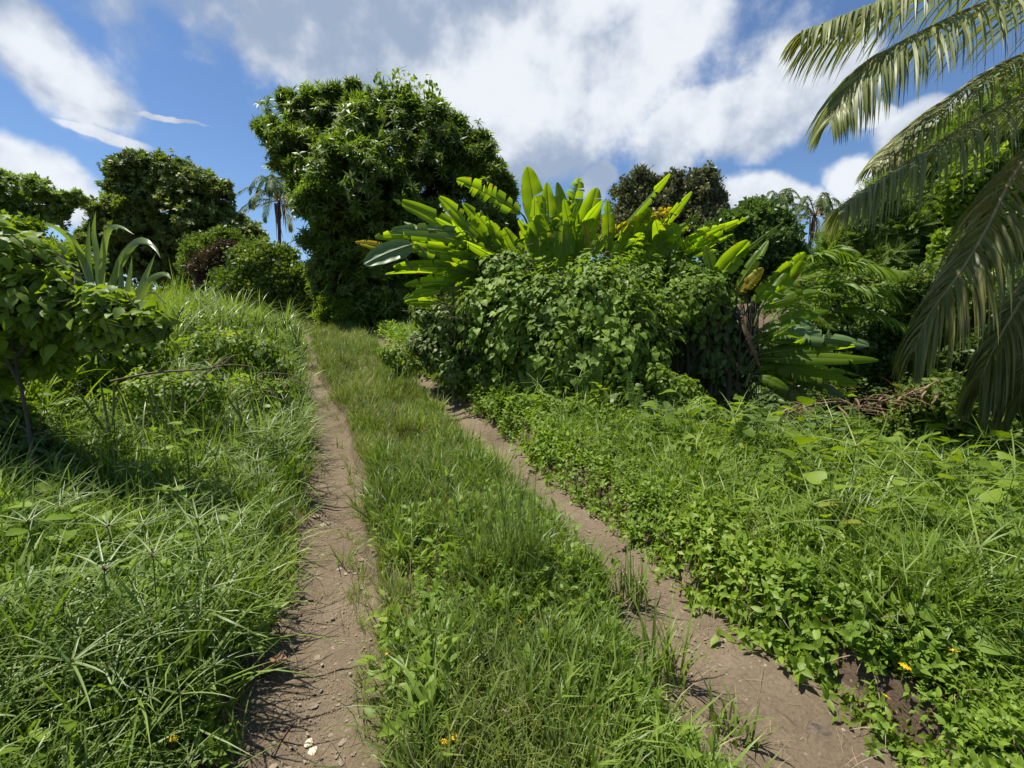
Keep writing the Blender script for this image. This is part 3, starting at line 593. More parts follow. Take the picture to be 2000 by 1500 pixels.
# big mango tree
MB_ = blobs_px([(588, 262, 58), (566, 318, 34), (534, 262, 26), (640, 232, 44), (602, 216, 32), (700, 192, 24), (655, 196, 20), (560, 200, 14), (720, 222, 46), (780, 226, 50), (850, 258, 52), (700, 290, 66), (790, 310, 80), (880, 320, 56), (925, 372, 48), (940, 330, 26),
                (655, 345, 60, -1), (600, 345, 36, -1), (720, 370, 74, -1), (628, 405, 44, -1.5), (598, 372, 26, -1), (820, 410, 84), (900, 420, 66), (965, 425, 38), (985, 395, 26), (935, 300, 34), (962, 345, 34), (895, 268, 34), (985, 440, 30), (1000, 480, 24), (960, 480, 50), (680, 455, 66), (740, 490, 80), (655, 505, 48), (640, 545, 36), (700, 560, 66),
                (840, 510, 76), (790, 580, 62), (650, 590, 38), (730, 610, 50)], 15.5)
tree('mango_tree', 'huge dark mango tree at the end of the track with drooping pointed leaves', 'tree', MB_, 14500, MANGO, MT['mango'], gp(735, 16), .42, 1.0, .4, .6, .85, .385, .6, seed=3, fz=.2)
# liana on its top
root = thing('climbing_vine', 'thin vine sprigs sticking up from the top of the big mango tree', 'vine', at(800, 190, 15))
g = Geo(); gl = Geo(); VL = leaf(PR_OV, .3, .2)
for pts in ([(790, 210), (752, 175), (740, 150), (735, 133)], [(800, 200), (768, 165), (775, 140), (795, 128)], [(820, 200), (800, 160), (810, 155)], [(840, 205), (838, 165), (842, 145)], [(760, 200), (745, 185), (740, 170)], [(850, 200), (845, 185), (852, 178)], [(770, 200), (790, 180), (800, 170)]):
    q = spline([at(a, b, 15 + U_(-.3, .3)) for a, b in pts], 16); tube(g, q, np.linspace(.012, .004, 16), 0, 4)
    k = rng.integers(0, 13, 38); P = q[k] + rng.normal(size=(38, 3)) * .10; inst(gl, VL, P, hang_frames(rdir(38)), .13 + .07 * rng.random(38))
g.build('vine_stem', MT['stem'], root); gl.build('leaves', MT['shrub'], root)
# broad spreading tree on the left
B = blobs_px([(262, 345, 44), (300, 345, 42), (340, 355, 50), (395, 372, 45), (430, 380, 26), (245, 400, 40), (300, 405, 55), (370, 420, 60), (225, 440, 40), (420, 430, 45), (280, 470, 55), (460, 455, 38), (350, 480, 62), (190, 465, 32), (165, 480, 26),
              (430, 490, 50), (485, 480, 36), (505, 500, 28), (230, 520, 45), (310, 530, 55), (400, 540, 55), (470, 530, 50)], 27)
tree('spreading_tree', 'large spreading dark tree with layered branches behind the vine covered bush', 'tree', B, 9500, BROAD, MT['broad'], gp(380, 27), .45, 1.1, .45, .35, .55, .42, 1.0, seed=5)
B = blobs_px([(-80, 380, 70), (-10, 370, 48), (40, 375, 40), (85, 385, 34), (120, 400, 20), (150, 388, 16), (60, 425, 30), (0, 430, 50), (-70, 460, 70), (110, 430, 18)], 21)
tree('light_green_tree', 'light green tree at the far left edge with a thin branch reaching right', 'tree', B, 2600, BROAD, MT['feather'], gp(-30, 21), .25, .8, .4, .4, .5, .38, 1.0, seed=6)
B = blobs_px([(30, 470, 40), (-30, 490, 60), (80, 500, 40), (140, 520, 40), (20, 530, 60)], 16)
tree('bushy_tree', 'yellow green bushy tree below the light green tree at the far left', 'tree', B, 1500, SMALL, MT['yellowshrub'], gp(20, 16), .15, 1.5, .35, .5, .4, .2, 1, seed=7)
# vine-covered mounds
B = blobs_px([(400, 490, 34), (390, 530, 34), (440, 480, 30), (380, 580, 40)], 22)
tree('vine_covered_tree', 'small tree smothered in green vines in front of the spreading tree', 'tree', B, 1700, SMALL, MT['vine'], gp(400, 22), .15, 1.5, .25, .8, .35, seed=8)
B = blobs_px([(500, 520, 40), (545, 530, 44), (580, 560, 36), (470, 560, 44), (530, 580, 52), (590, 600, 36), (605, 625, 30), (560, 630, 40)], 17)
tree('vine_covered_bush', 'rounded bush covered in green vines left of the mango tree', 'bush', B, 2800, SMALL, MT['vine'], gp(540, 17), .12, 1.25, .22, .85, .4, seed=9)
B = blobs_px([(425, 525, 36), (455, 505, 30), (420, 560, 32)], 18)
tree('purple_leaved_bush', 'bush with dull purple leaves left of the vine covered bush', 'bush', B, 900, SMALL, MT['purple'], gp(430, 18), .1, 1.2, .3, .8, .4, seed=10)
B = blobs_px([(648, 600, 26), (675, 610, 28), (640, 630, 18), (690, 635, 24)], 14.6)
tree('small_leaved_shrub', 'small leaved shrub at the foot of the mango tree where the track ends', 'shrub', B, 900, SMALL, MT['yellowshrub'], gp(665, 14.8), .06, .8, .4, .8, .4, .3, .4, seed=12)
# right background
B = blobs_px([(1225, 385, 30), (1250, 350, 16), (1262, 370, 24), (1315, 360, 18), (1300, 385, 34), (1340, 395, 36), (1370, 360, 26), (1395, 390, 20), (1240, 430, 50), (1310, 440, 60), (1370, 430, 42), (1400, 450, 30), (1280, 500, 60), (1200, 470, 40)], 18)
tree('grey_green_tree', 'grey green small leaved tree rising behind the glowing banana leaves', 'tree', B, 3600, SMALL, MT['grey'], gp(1300, 18), .25, 1.4, .5, .5, .7, .4, .5, seed=13)
B = blobs_px([(1478, 430, 34), (1440, 455, 36), (1510, 460, 38), (1400, 480, 34), (1480, 490, 58), (1535, 510, 32), (1430, 530, 50), (1510, 550, 50)], 14)
tree('round_tree', 'dark green rounded tree between the banana leaves and the two far palms', 'tree', B, 3400, SMALL, MT['dark'], gp(1480, 14), .2, 1.3, .4, .6, .6, .32, .5, seed=14)
B = blobs_px([(1715, 415, 40), (1760, 385, 40), (1790, 340, 40), (1815, 290, 12), (1840, 320, 44), (1880, 290, 44), (1940, 260, 60), (2010, 230, 80), (2100, 250, 110), (1670, 460, 34), (1640, 490, 26), (1730, 465, 52), (1800, 430, 66), (1880, 400, 80), (1970, 380, 90),
              (2060, 400, 110), (1790, 510, 60), (1880, 500, 80), (1980, 500, 90), (2090, 520, 110), (1690, 530, 56), (1640, 545, 44), (1600, 570, 40), (1755, 560, 60), (1850, 580, 70)], 12.5)
tree('hillside_tree', 'tall feathery leaved tree on the slope behind the coconut fronds', 'tree', B, 10500, FEATH, MT['feather'], gp(1930, 12.5), .3, 1.05, .35, .5, .4, .28, .8, seed=15)
B = blobs_px([(1870, 360, 26), (1900, 340, 24), (1920, 380, 30), (1890, 410, 24), (1930, 330, 24), (1950, 440, 36), (1860, 480, 26), (1840, 500, 20)], 10.6)
LV = [cluster(400 + k, 9, .16, leaf(PR_OV, .3, .15), .15) for k in range(4)]
tree('broadleaf_vine', 'glossy broad leaved vine hanging over the tree behind the coconut fronds', 'vine', B, 520, LV, MT['shrub'], gp(1900, 10.8), .05, 1., .5, .7, .5, seed=16, fillers=False)
SH = [cluster(420 + k, 12, .14, leaf(PR_OV, .3, .15), .09) for k in range(4)]
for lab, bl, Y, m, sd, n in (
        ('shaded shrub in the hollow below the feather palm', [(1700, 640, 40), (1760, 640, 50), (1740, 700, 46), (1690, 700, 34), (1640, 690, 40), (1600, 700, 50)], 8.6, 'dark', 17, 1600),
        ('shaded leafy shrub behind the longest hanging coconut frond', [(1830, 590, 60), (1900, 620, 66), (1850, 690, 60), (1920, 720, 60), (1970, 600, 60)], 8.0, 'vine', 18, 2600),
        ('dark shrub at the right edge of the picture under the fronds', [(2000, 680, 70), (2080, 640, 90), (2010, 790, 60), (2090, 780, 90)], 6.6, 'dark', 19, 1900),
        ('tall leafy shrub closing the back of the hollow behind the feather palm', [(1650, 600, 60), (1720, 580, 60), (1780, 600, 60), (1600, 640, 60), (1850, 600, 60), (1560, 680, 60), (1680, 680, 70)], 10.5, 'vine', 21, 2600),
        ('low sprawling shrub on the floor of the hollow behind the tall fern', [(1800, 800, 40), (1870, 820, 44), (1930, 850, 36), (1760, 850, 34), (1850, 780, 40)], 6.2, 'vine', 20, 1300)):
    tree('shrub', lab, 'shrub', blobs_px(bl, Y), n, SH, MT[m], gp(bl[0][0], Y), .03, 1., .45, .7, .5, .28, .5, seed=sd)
# far woodland that closes the view
g = Geo(); Bx = []
for a in np.linspace(-75, 75, 60):
    r = rng.uniform(2.2, 4); Y = rng.uniform(42, 60); Bx.append([math.tan(R_(a)) * Y if abs(a) < 65 else math.copysign(110, a), Y, 1.2 + r * .5, r * 1.9, r, r])
Bx = np.array(Bx); P, N = crown_pts(Bx, 9000, 22, .3, .3, .4); inst(g, BROAD, P, frames(nrm(N + [0, 0, .5]), roll=rng.random(len(P)) * 6), 3.4)
stuff(g.build('distant_woodland', MT['broad']), 'low band of distant woodland seen in gaps between the nearer trees', 'woodland')
# ------------------------------------------------------------------ palms
def frond(path, nl, Ll, wl, droop=1.0, r=.02, seed=0, sweep=.8, twist=0.0, bend_n=5, v_up=.25):
    """returns leaflets Geo and rachis Geo; path is the rachis from base to tip"""
    rr = np.random.default_rng(seed); P = spline(path, 40); T = nrm(np.gradient(P, axis=0)); g = Geo(); gr = Geo()
    tube(gr, P, np.linspace(r, r * .15, 40), 0, 5)
    V = []; n = bend_n
    for k in range(nl):
        f = .10 + .90 * (k + .5) / nl; i = min(int(f * 39), 38); a = f * 39 - i; p = P[i] * (1 - a) + P[i + 1] * a; tg = nrm(T[i]); 
        side = nrm(np.cross(tg, [0, 0, 1])); upv = np.cross(side, tg)
        if twist: c, s_ = math.cos(twist), math.sin(twist); side, upv = c * side + s_ * upv, -s_ * side + c * upv
        L0 = Ll * (math.sin(math.pi * min(1, .18 + f * .72)) ** .6) * (1 - .35 * max(0, f - .8) / .2)
        for sd in (-1, 1):
            L = L0 * rr.uniform(.85, 1.1); d = nrm(side * sd + tg * (sweep + .9 * max(0, f - .5)) + upv * v_up + rr.normal(size=3) * .07)
            dr = droop * rr.uniform(.75, 1.25); q = p.copy(); pts = [q]; ds = [d]
            for j in range(n):
                d = nrm(d + np.array([0, 0, -1]) * dr * .32); q = q + d * L / n; pts.append(q); ds.append(d)
            pts = np.array(pts); ds = np.array(ds); ws = wl * np.array([.5, 1, .95, .8, .5, .04])[:n + 1] * .5 if n == 5 else wl * np.linspace(1, .05, n + 1) * .5
            wd = nrm(np.cross(ds, np.cross(tg, ds) + 1e-4)); wd = nrm(wd + rr.normal(size=3) * .6)
            V.append(np.stack([pts - wd * ws[:, None], pts + wd * ws[:, None]], 1).reshape(-1, 3))
    V = np.array(V); m = V.shape[1]; f0 = np.array([[2 * j, 2 * j + 1, 2 * j + 3, 2 * j + 2] for j in range(n)])
    g.add(V.reshape(-1, 3), (f0[None] + (np.arange(len(V)) * m)[:, None, None]).reshape(-1, 4)); return g, gr
# coconut palm whose crown hangs in from the right
cr = at(2380, 120, 4.4)
cb = np.array([cr[0] + .7, cr[1] + .5, float(G(cr[0] + .7, cr[1] + .5)) - .1])
root = thing('coconut_palm', 'coconut palm whose long fronds hang into the upper right of the view', 'palm', cb)
trunk_geo(cb, cr, .17, .12, [], wob=.03).build('trunk', MT['bark'], root)
FR = [([(2380, 110, 4.4), (2150, -90, 4.1), (1850, -45, 3.9), (1690, 15, 3.8), (1566, 62, 3.7)], .62, 1.05, 'palm', 1, 0),
      ([(2380, 120, 4.4), (2200, 10, 4.1), (2000, -15, 3.9), (1800, 62, 3.7), (1690, 135, 3.6), (1622, 235, 3.5)], .66, 1.15, 'palm', 2, .15),
      ([(2380, 130, 4.4), (2200, 60, 4.3), (2000, 105, 4.2), (1850, 195, 4.1), (1755, 270, 4.1), (1700, 325, 4.0)], .46, 1.0, 'palm', 3, .1),
      ([(2380, 140, 4.4), (2200, 110, 4.3), (2000, 185, 4.1), (1850, 268, 3.9), (1720, 350, 3.8), (1640, 405, 3.7)], .62, 1.2, 'palm', 4, -.1),
      ([(2380, 150, 4.4), (2180, 170, 4.0), (2010, 300, 3.7), (1925, 450, 3.5), (1870, 540, 3.4), (1812, 620, 3.4), (1785, 690, 3.4)], .62, 1.7, 'palmold', 5, .0),
      ([(2380, 150, 4.4), (2200, 330, 4.0), (2060, 500, 3.8), (1975, 620, 3.7), (1925, 720, 3.7), (1912, 770, 3.7)], .6, 1.9, 'palmold', 6, .0),
      ([(2380, 160, 4.4), (2220, 450, 3.9), (2080, 580, 3.6), (2010, 690, 3.5), (1990, 800, 3.5)], .7, 2.0, 'palmold', 7, .0),
      ([(2380, 110, 4.4), (2420, -60, 5.0), (2300, -40, 5.9), (2150, 60, 6.6)], .6, 1.2, 'palm', 8, 0),
      ([(2380, 110, 4.4), (2600, -200, 4.6), (2900, -150, 4.8), (3100, 150, 5)], .6, 1.2, 'palm', 9, 0),
      ([(2380, 110, 4.4), (2650, 0, 4.0), (2900, 250, 3.6)], .6, 1.4, 'palm', 10, 0)]
for pts, Ll, dr, m, sd, tw in FR:
    gl, gr = frond([at(*q) for q in pts], 190, Ll * 1.12, .021, dr, .022, sd, twist=tw)
    f = gl.build('frond', MT[m], root); gr.build('rachis', MT['rachis'], f)
# far coconut palms
def far_palm(label, u, v, Y, base_u, R=2.6, n=17, seed=0, old=5):
    c = at(u, v, Y); bz = at(base_u, v, Y); b = np.array([bz[0], bz[1], float(G(bz[0], bz[1]))]); root = thing('coconut_palm', label, 'palm', b, 'far coconut palms')
    mid = (b * .5 + c * .5) + np.array([(c[0] - b[0]) * -.2, 0, 0]); g = Geo(); tube(g, spline([b, mid, c], 14), np.linspace(.17, .10, 14), 0, 7); g.build('trunk', MT['bark'], root)
    rr = np.random.default_rng(seed)
    for k in range(n):
        a = k * 2.4 + rr.uniform(-.3, .3); e = 1.35 - 1.75 * (k / n) + rr.uniform(-.1, .1); h = np.array([math.cos(a), math.sin(a), 0]); L = R * rr.uniform(.85, 1.1)
        p1 = c + h * L * .5 * math.cos(e) + np.array([0, 0, L * .55 * math.sin(e)]); p2 = c + h * L * .9 * max(.35, math.cos(e)) + np.array([0, 0, L * (.62 * math.sin(e) - .25)]); p2b = p2 + h * L * .08 + np.array([0, 0, -L * .22])
        gl, gr = frond([c, p1, p2, p2b], 40, R * .19, .06, 1.0, .035, seed * 31 + k, bend_n=5)
        f = gl.build('frond', MT['palmold' if k > n - old else 'farpalm'], root); gr.build('rachis', MT['rachis'], f)
    g = Geo()
    for k in range(9): q = at(u, v, Y) + np.array([rr.uniform(-.3, .3), rr.uniform(-.3, .3), -.2]); tube(g, [q, q + [rr.uniform(-.15, .15), 0, -.8], q + [rr.uniform(-.2, .2), 0, -1.6 - rr.random()]], [.05, .05, .01], 0, 4)
    g.build('dead_skirt', MT['banana_dry'], root)
far_palm('coconut palm between the spreading tree and the mango tree', 545, 392, 36, 536, 3.3, 22, 2)
far_palm('taller coconut palm standing clear against the sky right of the round tree', 1592, 420, 38, 1583, 2.9, 19, 3)
far_palm('smaller coconut palm half hidden behind the round tree', 1522, 405, 42, 1526, 2.6, 18, 4)
# feather palms in the hollow
root = thing('feather_palm', 'bushy palm with long glossy leaflets in the hollow right of the thicket', 'palm', gp(1590, 8.2))
for k, (a, b, c) in enumerate([((1570, 640), (1640, 520), (1765, 530)), ((1570, 640), (1650, 560), (1800, 590)), ((1570, 640), (1610, 500), (1680, 505)), ((1575, 650), (1660, 600), (1790, 640)), ((1560, 640), (1570, 520), (1620, 490)), ((1580, 640), (1700, 560), (1780, 560)), ((1570, 640), (1620, 560), (1700, 560))]):
    gl, gr = frond([at(*a, 8.4), at(*b, 8.2), at(*c, 7.8 + .2 * (k % 3))], 36, .55, .045, .9, .015, 40 + k, sweep=1.3)
    f = gl.build('frond', MT['creeper'], root); gr.build('rachis', MT['rachis'], f)
# ------------------------------------------------------------------ banana-like plants
def big_leaf(base, tip, w, arch=.12, torn=.3, roll=0.0, seed=0, vee=.35, side_hint=None, pet=0.0):
    rr = np.random.default_rng(seed); base = np.array(base); tip = np.array(tip); L = np.linalg.norm(tip - base)
    ax = nrm(tip - base); view = nrm((base + tip) / 2 - CAM); s0 = np.cross(ax, -view)
    if np.cross(nrm(s0), ax)[2] < 0: s0 = -s0; roll = -roll
    mid = (base + tip) / 2 + nrm(np.cross(nrm(s0), ax)) * arch * L * (1 if nrm(np.cross(nrm(s0), ax))[2] > 0 else -1)
    n = 26; t = np.linspace(0, 1, n + 1)[:, None]; C = (1 - t) ** 2 * base + 2 * t * (1 - t) * mid + t * t * tip; C = C + np.array([0, 0, -1.]) * (rr.uniform(0, .13) * (1 - abs(ax[2])) * L) * t ** 3; Tg = nrm(np.gradient(C, axis=0))
    X = nrm(np.cross(Tg, np.cross(nrm(s0), ax))); X = X * np.sign((X * nrm(s0)).sum(1))[:, None]; Z = np.cross(X, Tg)
    Z = Z * np.sign(Z[:, 2].mean() + 1e-6); c, s_ = math.cos(roll), math.sin(roll); X, Z = c * X + s_ * Z, -s_ * X + c * Z
    tt = t[:, 0]; prof = np.sin(np.pi * np.clip(.035 + tt * .955, 0, 1)) ** .5 * (1 - .25 * tt) * w * .5
    g = Geo(); cols = np.array([0, .33, .68, 1.])
    for sd in (-1, 1):
        cuts = sorted(set([0, n] + [int(q) for q in rr.integers(3, n - 1, size=rr.poisson(torn * 15 + .8))])); 
        for a, b in zip(cuts[:-1], cuts[1:]):
            k = np.arange(a, b + 1); dro = vee + rr.normal() * .34 * (torn > .05) ; 
            pr = prof[k][:, None] * cols[None]; ang = dro - 1.1 * cols[None] ** 1.5 * (vee + .15)
            V = C[k][:, None] + sd * X[k][:, None] * (pr * np.cos(ang))[..., None] + Z[k][:, None] * (pr * np.sin(ang))[..., None]
            gapv = np.zeros((len(k), 4))
            if a > 0: gapv[0] += cols ** 1.5 * rr.uniform(.1, .95) * L / n
            if b < n: gapv[-1] -= cols ** 1.5 * rr.uniform(.1, .95) * L / n
            V = V + Tg[k][:, None] * (gapv + cols[None] * prof[k][:, None] * .18)[..., None]
            V = V + Z[k][:, None] * (.005 * np.sin(tt[k] * 23 + seed)[:, None] * cols[None])[..., None] * min(1, w * 3)
            uv = np.zeros((len(k), 4, 3)); uv[..., 0] = tt[k][:, None] * L; uv[..., 1] = cols[None] * sd
            i = np.arange(len(k) - 1)[:, None] * 4 + np.arange(3)[None]
            g.add(V.reshape(-1, 3), np.stack([i, i + 1, i + 5, i + 4], -1).reshape(-1, 4), 0, uv.reshape(-1, 3))
    tube(g, C - Z * .004, np.linspace(.011, .003, n + 1), 1, 5)
    if pet:
        q = base - Tg[0] * pet * .6 + np.array([0, 0, -pet * .6]); tube(g, spline([q, base - Tg[0] * pet * .25 + [0, 0, -pet * .1], base], 8), np.linspace(.02, .012, 8), 1, 6)
    return g
def banana(label, base, leaves, seed=0, stems=True, pet=.35):
    root = thing('banana_plant', label, 'banana plant', base, 'banana like plants around the vine thicket')
    for k, q in enumerate(leaves):
        (bu, bv, bY), (tu, tv, tY), wpx, arch, torn, roll, m = q
        g = big_leaf(at(bu, bv, bY), at(tu, tv, tY), wpx * (.88 if wpx > 30 else 1) / F_PX * (bY + tY) / 2, arch, torn, roll, seed * 100 + k, pet=pet)
        o = g.build('leaf', [MT[m], MT['stem']], root, uv=True)
        if m == 'banana_yellow': o['label'] = 'torn yellowing leaf'
        if m == 'banana_pale': o['label'] = 'pale grey green leaf'
        if m == 'banana_dry': o['label'] = 'dead brown hanging leaf'
    return root
Bn, Py, Ye = 'banana', 'banana_pale', 'banana_yellow'
def extra(n, bu, bv, du, dv, tu0, tu1, tv0, tv1, Y, w0, w1, seed, mats=(Bn,)):
    rr = np.random.default_rng(seed); out = []
    for k in range(n):
        out.append(((bu + rr.uniform(-du, du), bv + rr.uniform(-dv, dv), Y + rr.uniform(-.3, .5)), (rr.uniform(tu0, tu1), rr.uniform(tv0, tv1), Y + rr.uniform(-.6, .5)), rr.uniform(w0, w1), rr.uniform(.03, .2), rr.uniform(0, .7), rr.uniform(-1.0, 1.0), mats[k % len(mats)]))
    return out
Yb = 7.2
banana('banana plant leaning far to the left with a fan of long glowing leaves', gp(930, 7.6), [
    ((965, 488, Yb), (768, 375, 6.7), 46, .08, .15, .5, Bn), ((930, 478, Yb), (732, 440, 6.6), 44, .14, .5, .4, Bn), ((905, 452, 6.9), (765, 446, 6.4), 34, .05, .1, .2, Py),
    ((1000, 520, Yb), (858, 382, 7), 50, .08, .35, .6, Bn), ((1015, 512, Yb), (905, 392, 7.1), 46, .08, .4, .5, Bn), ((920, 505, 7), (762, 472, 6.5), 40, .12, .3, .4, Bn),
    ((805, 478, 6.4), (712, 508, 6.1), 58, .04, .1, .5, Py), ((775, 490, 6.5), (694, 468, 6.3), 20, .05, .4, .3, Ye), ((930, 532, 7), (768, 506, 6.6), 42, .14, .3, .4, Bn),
    ((925, 552, 7), (790, 548, 6.7), 34, .16, .2, .2, Bn), ((900, 560, 7), (788, 572, 6.7), 26, .12, .1, .3, Bn), ((1005, 505, Yb), (930, 418, 7), 46, .05, .3, .4, Bn),
    ((960, 560, 7.1), (850, 512, 6.9), 46, .1, .2, -.3, Bn), ((1040, 545, Yb), (985, 445, 7.1), 50, .04, .4, .2, Bn), ((975, 545, 7), (880, 490, 6.8), 48, .1, .2, .1, Bn),
    ((860, 590, 7.2), (790, 585, 7.1), 24, .1, .2, .3, Bn)] + extra(30, 985, 530, 45, 20, 750, 960, 395, 560, 7.15, 20, 40, 71, (Bn,) * 11 + (Ye,)), 1)
banana('banana plant with tall upright glowing leaves standing behind the middle of the thicket', gp(1085, 7.6), [
    ((1052, 450, Yb), (1030, 326, 7.1), 58, .03, .06, 0, Bn), ((1042, 500, 7.1), (1044, 384, 6.9), 34, .05, .3, .9, Bn), ((1075, 480, Yb), (1068, 357, 7.2), 42, .02, .1, 0, Bn),
    ((1112, 490, Yb), (1088, 356, 7.3), 56, .02, .3, .1, Bn), ((1112, 420, 7.3), (1132, 348, 7.2), 46, .04, .6, .1, Bn), ((1132, 492, 7.1), (1165, 367, 7), 58, .04, .05, 0, Bn),
    ((1015, 415, Yb), (892, 342, 6.9), 50, .08, .5, .4, Bn), ((1055, 535, 7), (1050, 420, 6.9), 70, .03, .2, .1, Bn), ((1095, 530, 7), (1100, 430, 7), 64, .03, .2, .2, Bn), ((1190, 490, 7.1), (1186, 392, 7), 36, .04, .3, .2, Bn),
    ((1020, 540, 7), (985, 460, 6.9), 50, .04, .2, -.2, Bn), ((1150, 490, 7), (1140, 430, 7), 20, .04, .6, .1, Ye)] + extra(15, 1085, 530, 60, 10, 1000, 1200, 380, 460, 7.3, 28, 50, 72), 2)
banana('banana plant with narrow upswept leaves and a yellow torn one right of the tall leaves', gp(1260, 7.6), [
    ((1198, 462, 7.1), (1309, 336, 6.9), 34, .06, .1, 1.0, Bn), ((1195, 510, 7.1), (1235, 430, 7), 42, .04, .2, .3, Bn), ((1235, 512, 7.1), (1351, 370, 6.9), 36, .03, .15, .8, Bn),
    ((1185, 455, 7.1), (1312, 404, 7), 34, .06, .7, .3, Ye), ((1268, 505, 7), (1325, 438, 6.9), 68, .02, .08, .1, Bn), ((1300, 505, 7), (1458, 418, 6.8), 34, .08, .35, .5, Bn), ((1322, 515, 7), (1432, 457, 6.8), 26, .08, .1, .8, Bn),
    ((1250, 480, 7.2), (1345, 440, 7), 30, .1, .3, .5, Bn), ((1215, 500, 7.1), (1270, 405, 7), 44, .05, .4, .5, Bn), ((1230, 480, 7.1), (1330, 408, 7.1), 30, .06, .7, .3, Ye)] + extra(18, 1250, 520, 60, 10, 1200, 1420, 415, 490, 7.25, 20, 42, 73, (Bn,) * 8 + (Ye,)), 3)
banana('banana plant at the right end of the thicket with a long narrow pale leaf', gp(1440, 6.9), [
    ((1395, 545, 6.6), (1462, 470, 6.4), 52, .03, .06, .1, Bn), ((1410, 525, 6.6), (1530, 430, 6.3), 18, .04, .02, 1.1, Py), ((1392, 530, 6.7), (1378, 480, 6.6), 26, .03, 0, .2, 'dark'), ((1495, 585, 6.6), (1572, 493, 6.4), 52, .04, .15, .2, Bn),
    ((1440, 575, 6.6), (1490, 523, 6.5), 34, .05, .4, .2, Ye), ((1490, 600, 6.5), (1602, 560, 6.3), 30, .08, .3, .3, Bn), ((1470, 590, 6.6), (1540, 520, 6.5), 40, .05, .2, .3, Bn), ((1440, 560, 6.6), (1500, 470, 6.6), 26, .06, .2, .5, Bn),
    ((1445, 590, 6.4), (1466, 680, 6.2), 18, .1, .9, .8, 'banana_dry'), ((1440, 600, 6.4), (1484, 715, 6.2), 13, .1, .9, .3, 'banana_dry')], 4)
banana('low banana plant in the shaded hollow with leaves arching out to the right', gp(1480, 6.9), [
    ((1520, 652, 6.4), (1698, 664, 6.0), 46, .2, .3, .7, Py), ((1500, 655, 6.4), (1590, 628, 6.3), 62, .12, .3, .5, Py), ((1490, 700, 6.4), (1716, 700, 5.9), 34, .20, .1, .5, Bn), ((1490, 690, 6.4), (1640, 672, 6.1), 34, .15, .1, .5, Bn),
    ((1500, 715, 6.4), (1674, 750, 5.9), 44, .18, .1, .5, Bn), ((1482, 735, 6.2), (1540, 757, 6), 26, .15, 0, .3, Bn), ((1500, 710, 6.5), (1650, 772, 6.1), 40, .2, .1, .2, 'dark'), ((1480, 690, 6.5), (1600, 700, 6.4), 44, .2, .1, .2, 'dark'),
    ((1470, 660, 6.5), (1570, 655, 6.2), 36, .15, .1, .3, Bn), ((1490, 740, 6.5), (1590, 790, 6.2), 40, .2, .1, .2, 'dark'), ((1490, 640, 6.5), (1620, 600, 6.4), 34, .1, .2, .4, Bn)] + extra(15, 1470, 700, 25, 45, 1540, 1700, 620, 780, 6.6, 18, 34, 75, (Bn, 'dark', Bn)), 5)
# ------------------------------------------------------------------ vine thicket
HL = [leaf(PR_HEART, .22, .18, wave=.02, ph=k) for k in range(4)]
OL = [leaf(PR_OV, .3, .2, wave=.01, ph=k, wsc=1.15) for k in range(4)]
def leafmass(root, B, n, tm, m, size, shell=.25, low=.7, lump=.35, seed=0, gap=0., gs=.5, inner=True, name='leaves', droop=.9, rnd=.5, upn=.55):
    P, N = crown_pts(B, n, seed, shell, low, lump, gap, gs); g = Geo()
    inst(g, tm, P, hang_frames(N, droop, rnd, upn), size * (.55 + .8 * rng.random(len(P))))
    if inner:
        q = n // 3; k = rng.choice(len(B), q); u = rdir(q) * (.45 + .3 * rng.random(q))[:, None]; P = B[k, :3] + u * B[k, 3:6]; inst(g, tm, P, hang_frames(u, .6, .8), size * 1.4)
    return g.build(name, m, root)
def sticks(root, B, n, m, r=.008, L=.8, name='stems', seed=0):
    g = Geo(); rr = np.random.default_rng(seed)
    for k in range(n):
        b = B[rr.integers(len(B))]; p = b[:3] + nrm(rr.normal(size=3)) * b[3:6] * .8; d = nrm(rr.normal(size=3) * [1, 1, .5]) * L * rr.uniform(.5, 1.3)
        tube(g, spline([p - d / 2, p + rr.normal(size=3) * .07, p + d / 2 + [0, 0, -.1]], 9), np.linspace(r, r * .5, 9), 0, 4)
    return g.build(name, m, root)
TB = blobs_px([(985, 545, 52), (1010, 600, 60, -.3), (1000, 660, 70, -.4), (1070, 590, 34), (1150, 548, 40), (1195, 535, 30), (1100, 620, 80, -.5), (1090, 690, 80, -.7), (1180, 600, 85, -.6), (1190, 680, 90, -.9), (1255, 560, 46), (1240, 640, 70, -.8), (1250, 710, 55, -1), (1330, 540, 40), (1350, 580, 50, -.3), (1010, 520, 26), (960, 520, 22), (940, 600, 40, -.4),
               (1395, 575, 34, -.3), (1300, 600, 50, -.4), (1150, 725, 60, -1), (1040, 725, 55, -.5)], 6.9, 1.0)
root = thing('vine_thicket', 'tall rounded thicket smothered in heart leaved vines beside the track', 'thicket', gp(1150, 6.6))
leafmass(root, TB, 11500, HL, MT['heart'], .085, .4, .8, .75, 30, .38, .3)
leafmass(root, TB, 2500, OL, MT['shrub'], .07, .2, .6, .5, 35, .45, .5, inner=False, name='shoots', upn=1.0)
g = Geo(); gl = Geo(); rr_ = np.random.default_rng(8)
for k in range(60):      # runners hanging from the mound with leaves along them
    b = TB[rr_.integers(len(TB))]; a = b[:3] + nrm(np.array([rr_.uniform(-1, 1), -1.0, rr_.uniform(.2, 1)])) * b[3:6] * 1.02; L = rr_.uniform(.3, .9)
    q = spline([a, a + [rr_.uniform(-.1, .1), -.06, -L * .5], a + [rr_.uniform(-.15, .15), -.02, -L]], 12); tube(g, q, .0025, 0, 4); P = np.repeat(q, 2, axis=0) + rr_.normal(size=(24, 3)) * .02
    inst(gl, HL, P, hang_frames(np.tile([0, -1., .2], (24, 1)), .9, .5, .5), .04 + .05 * rr_.random(24))
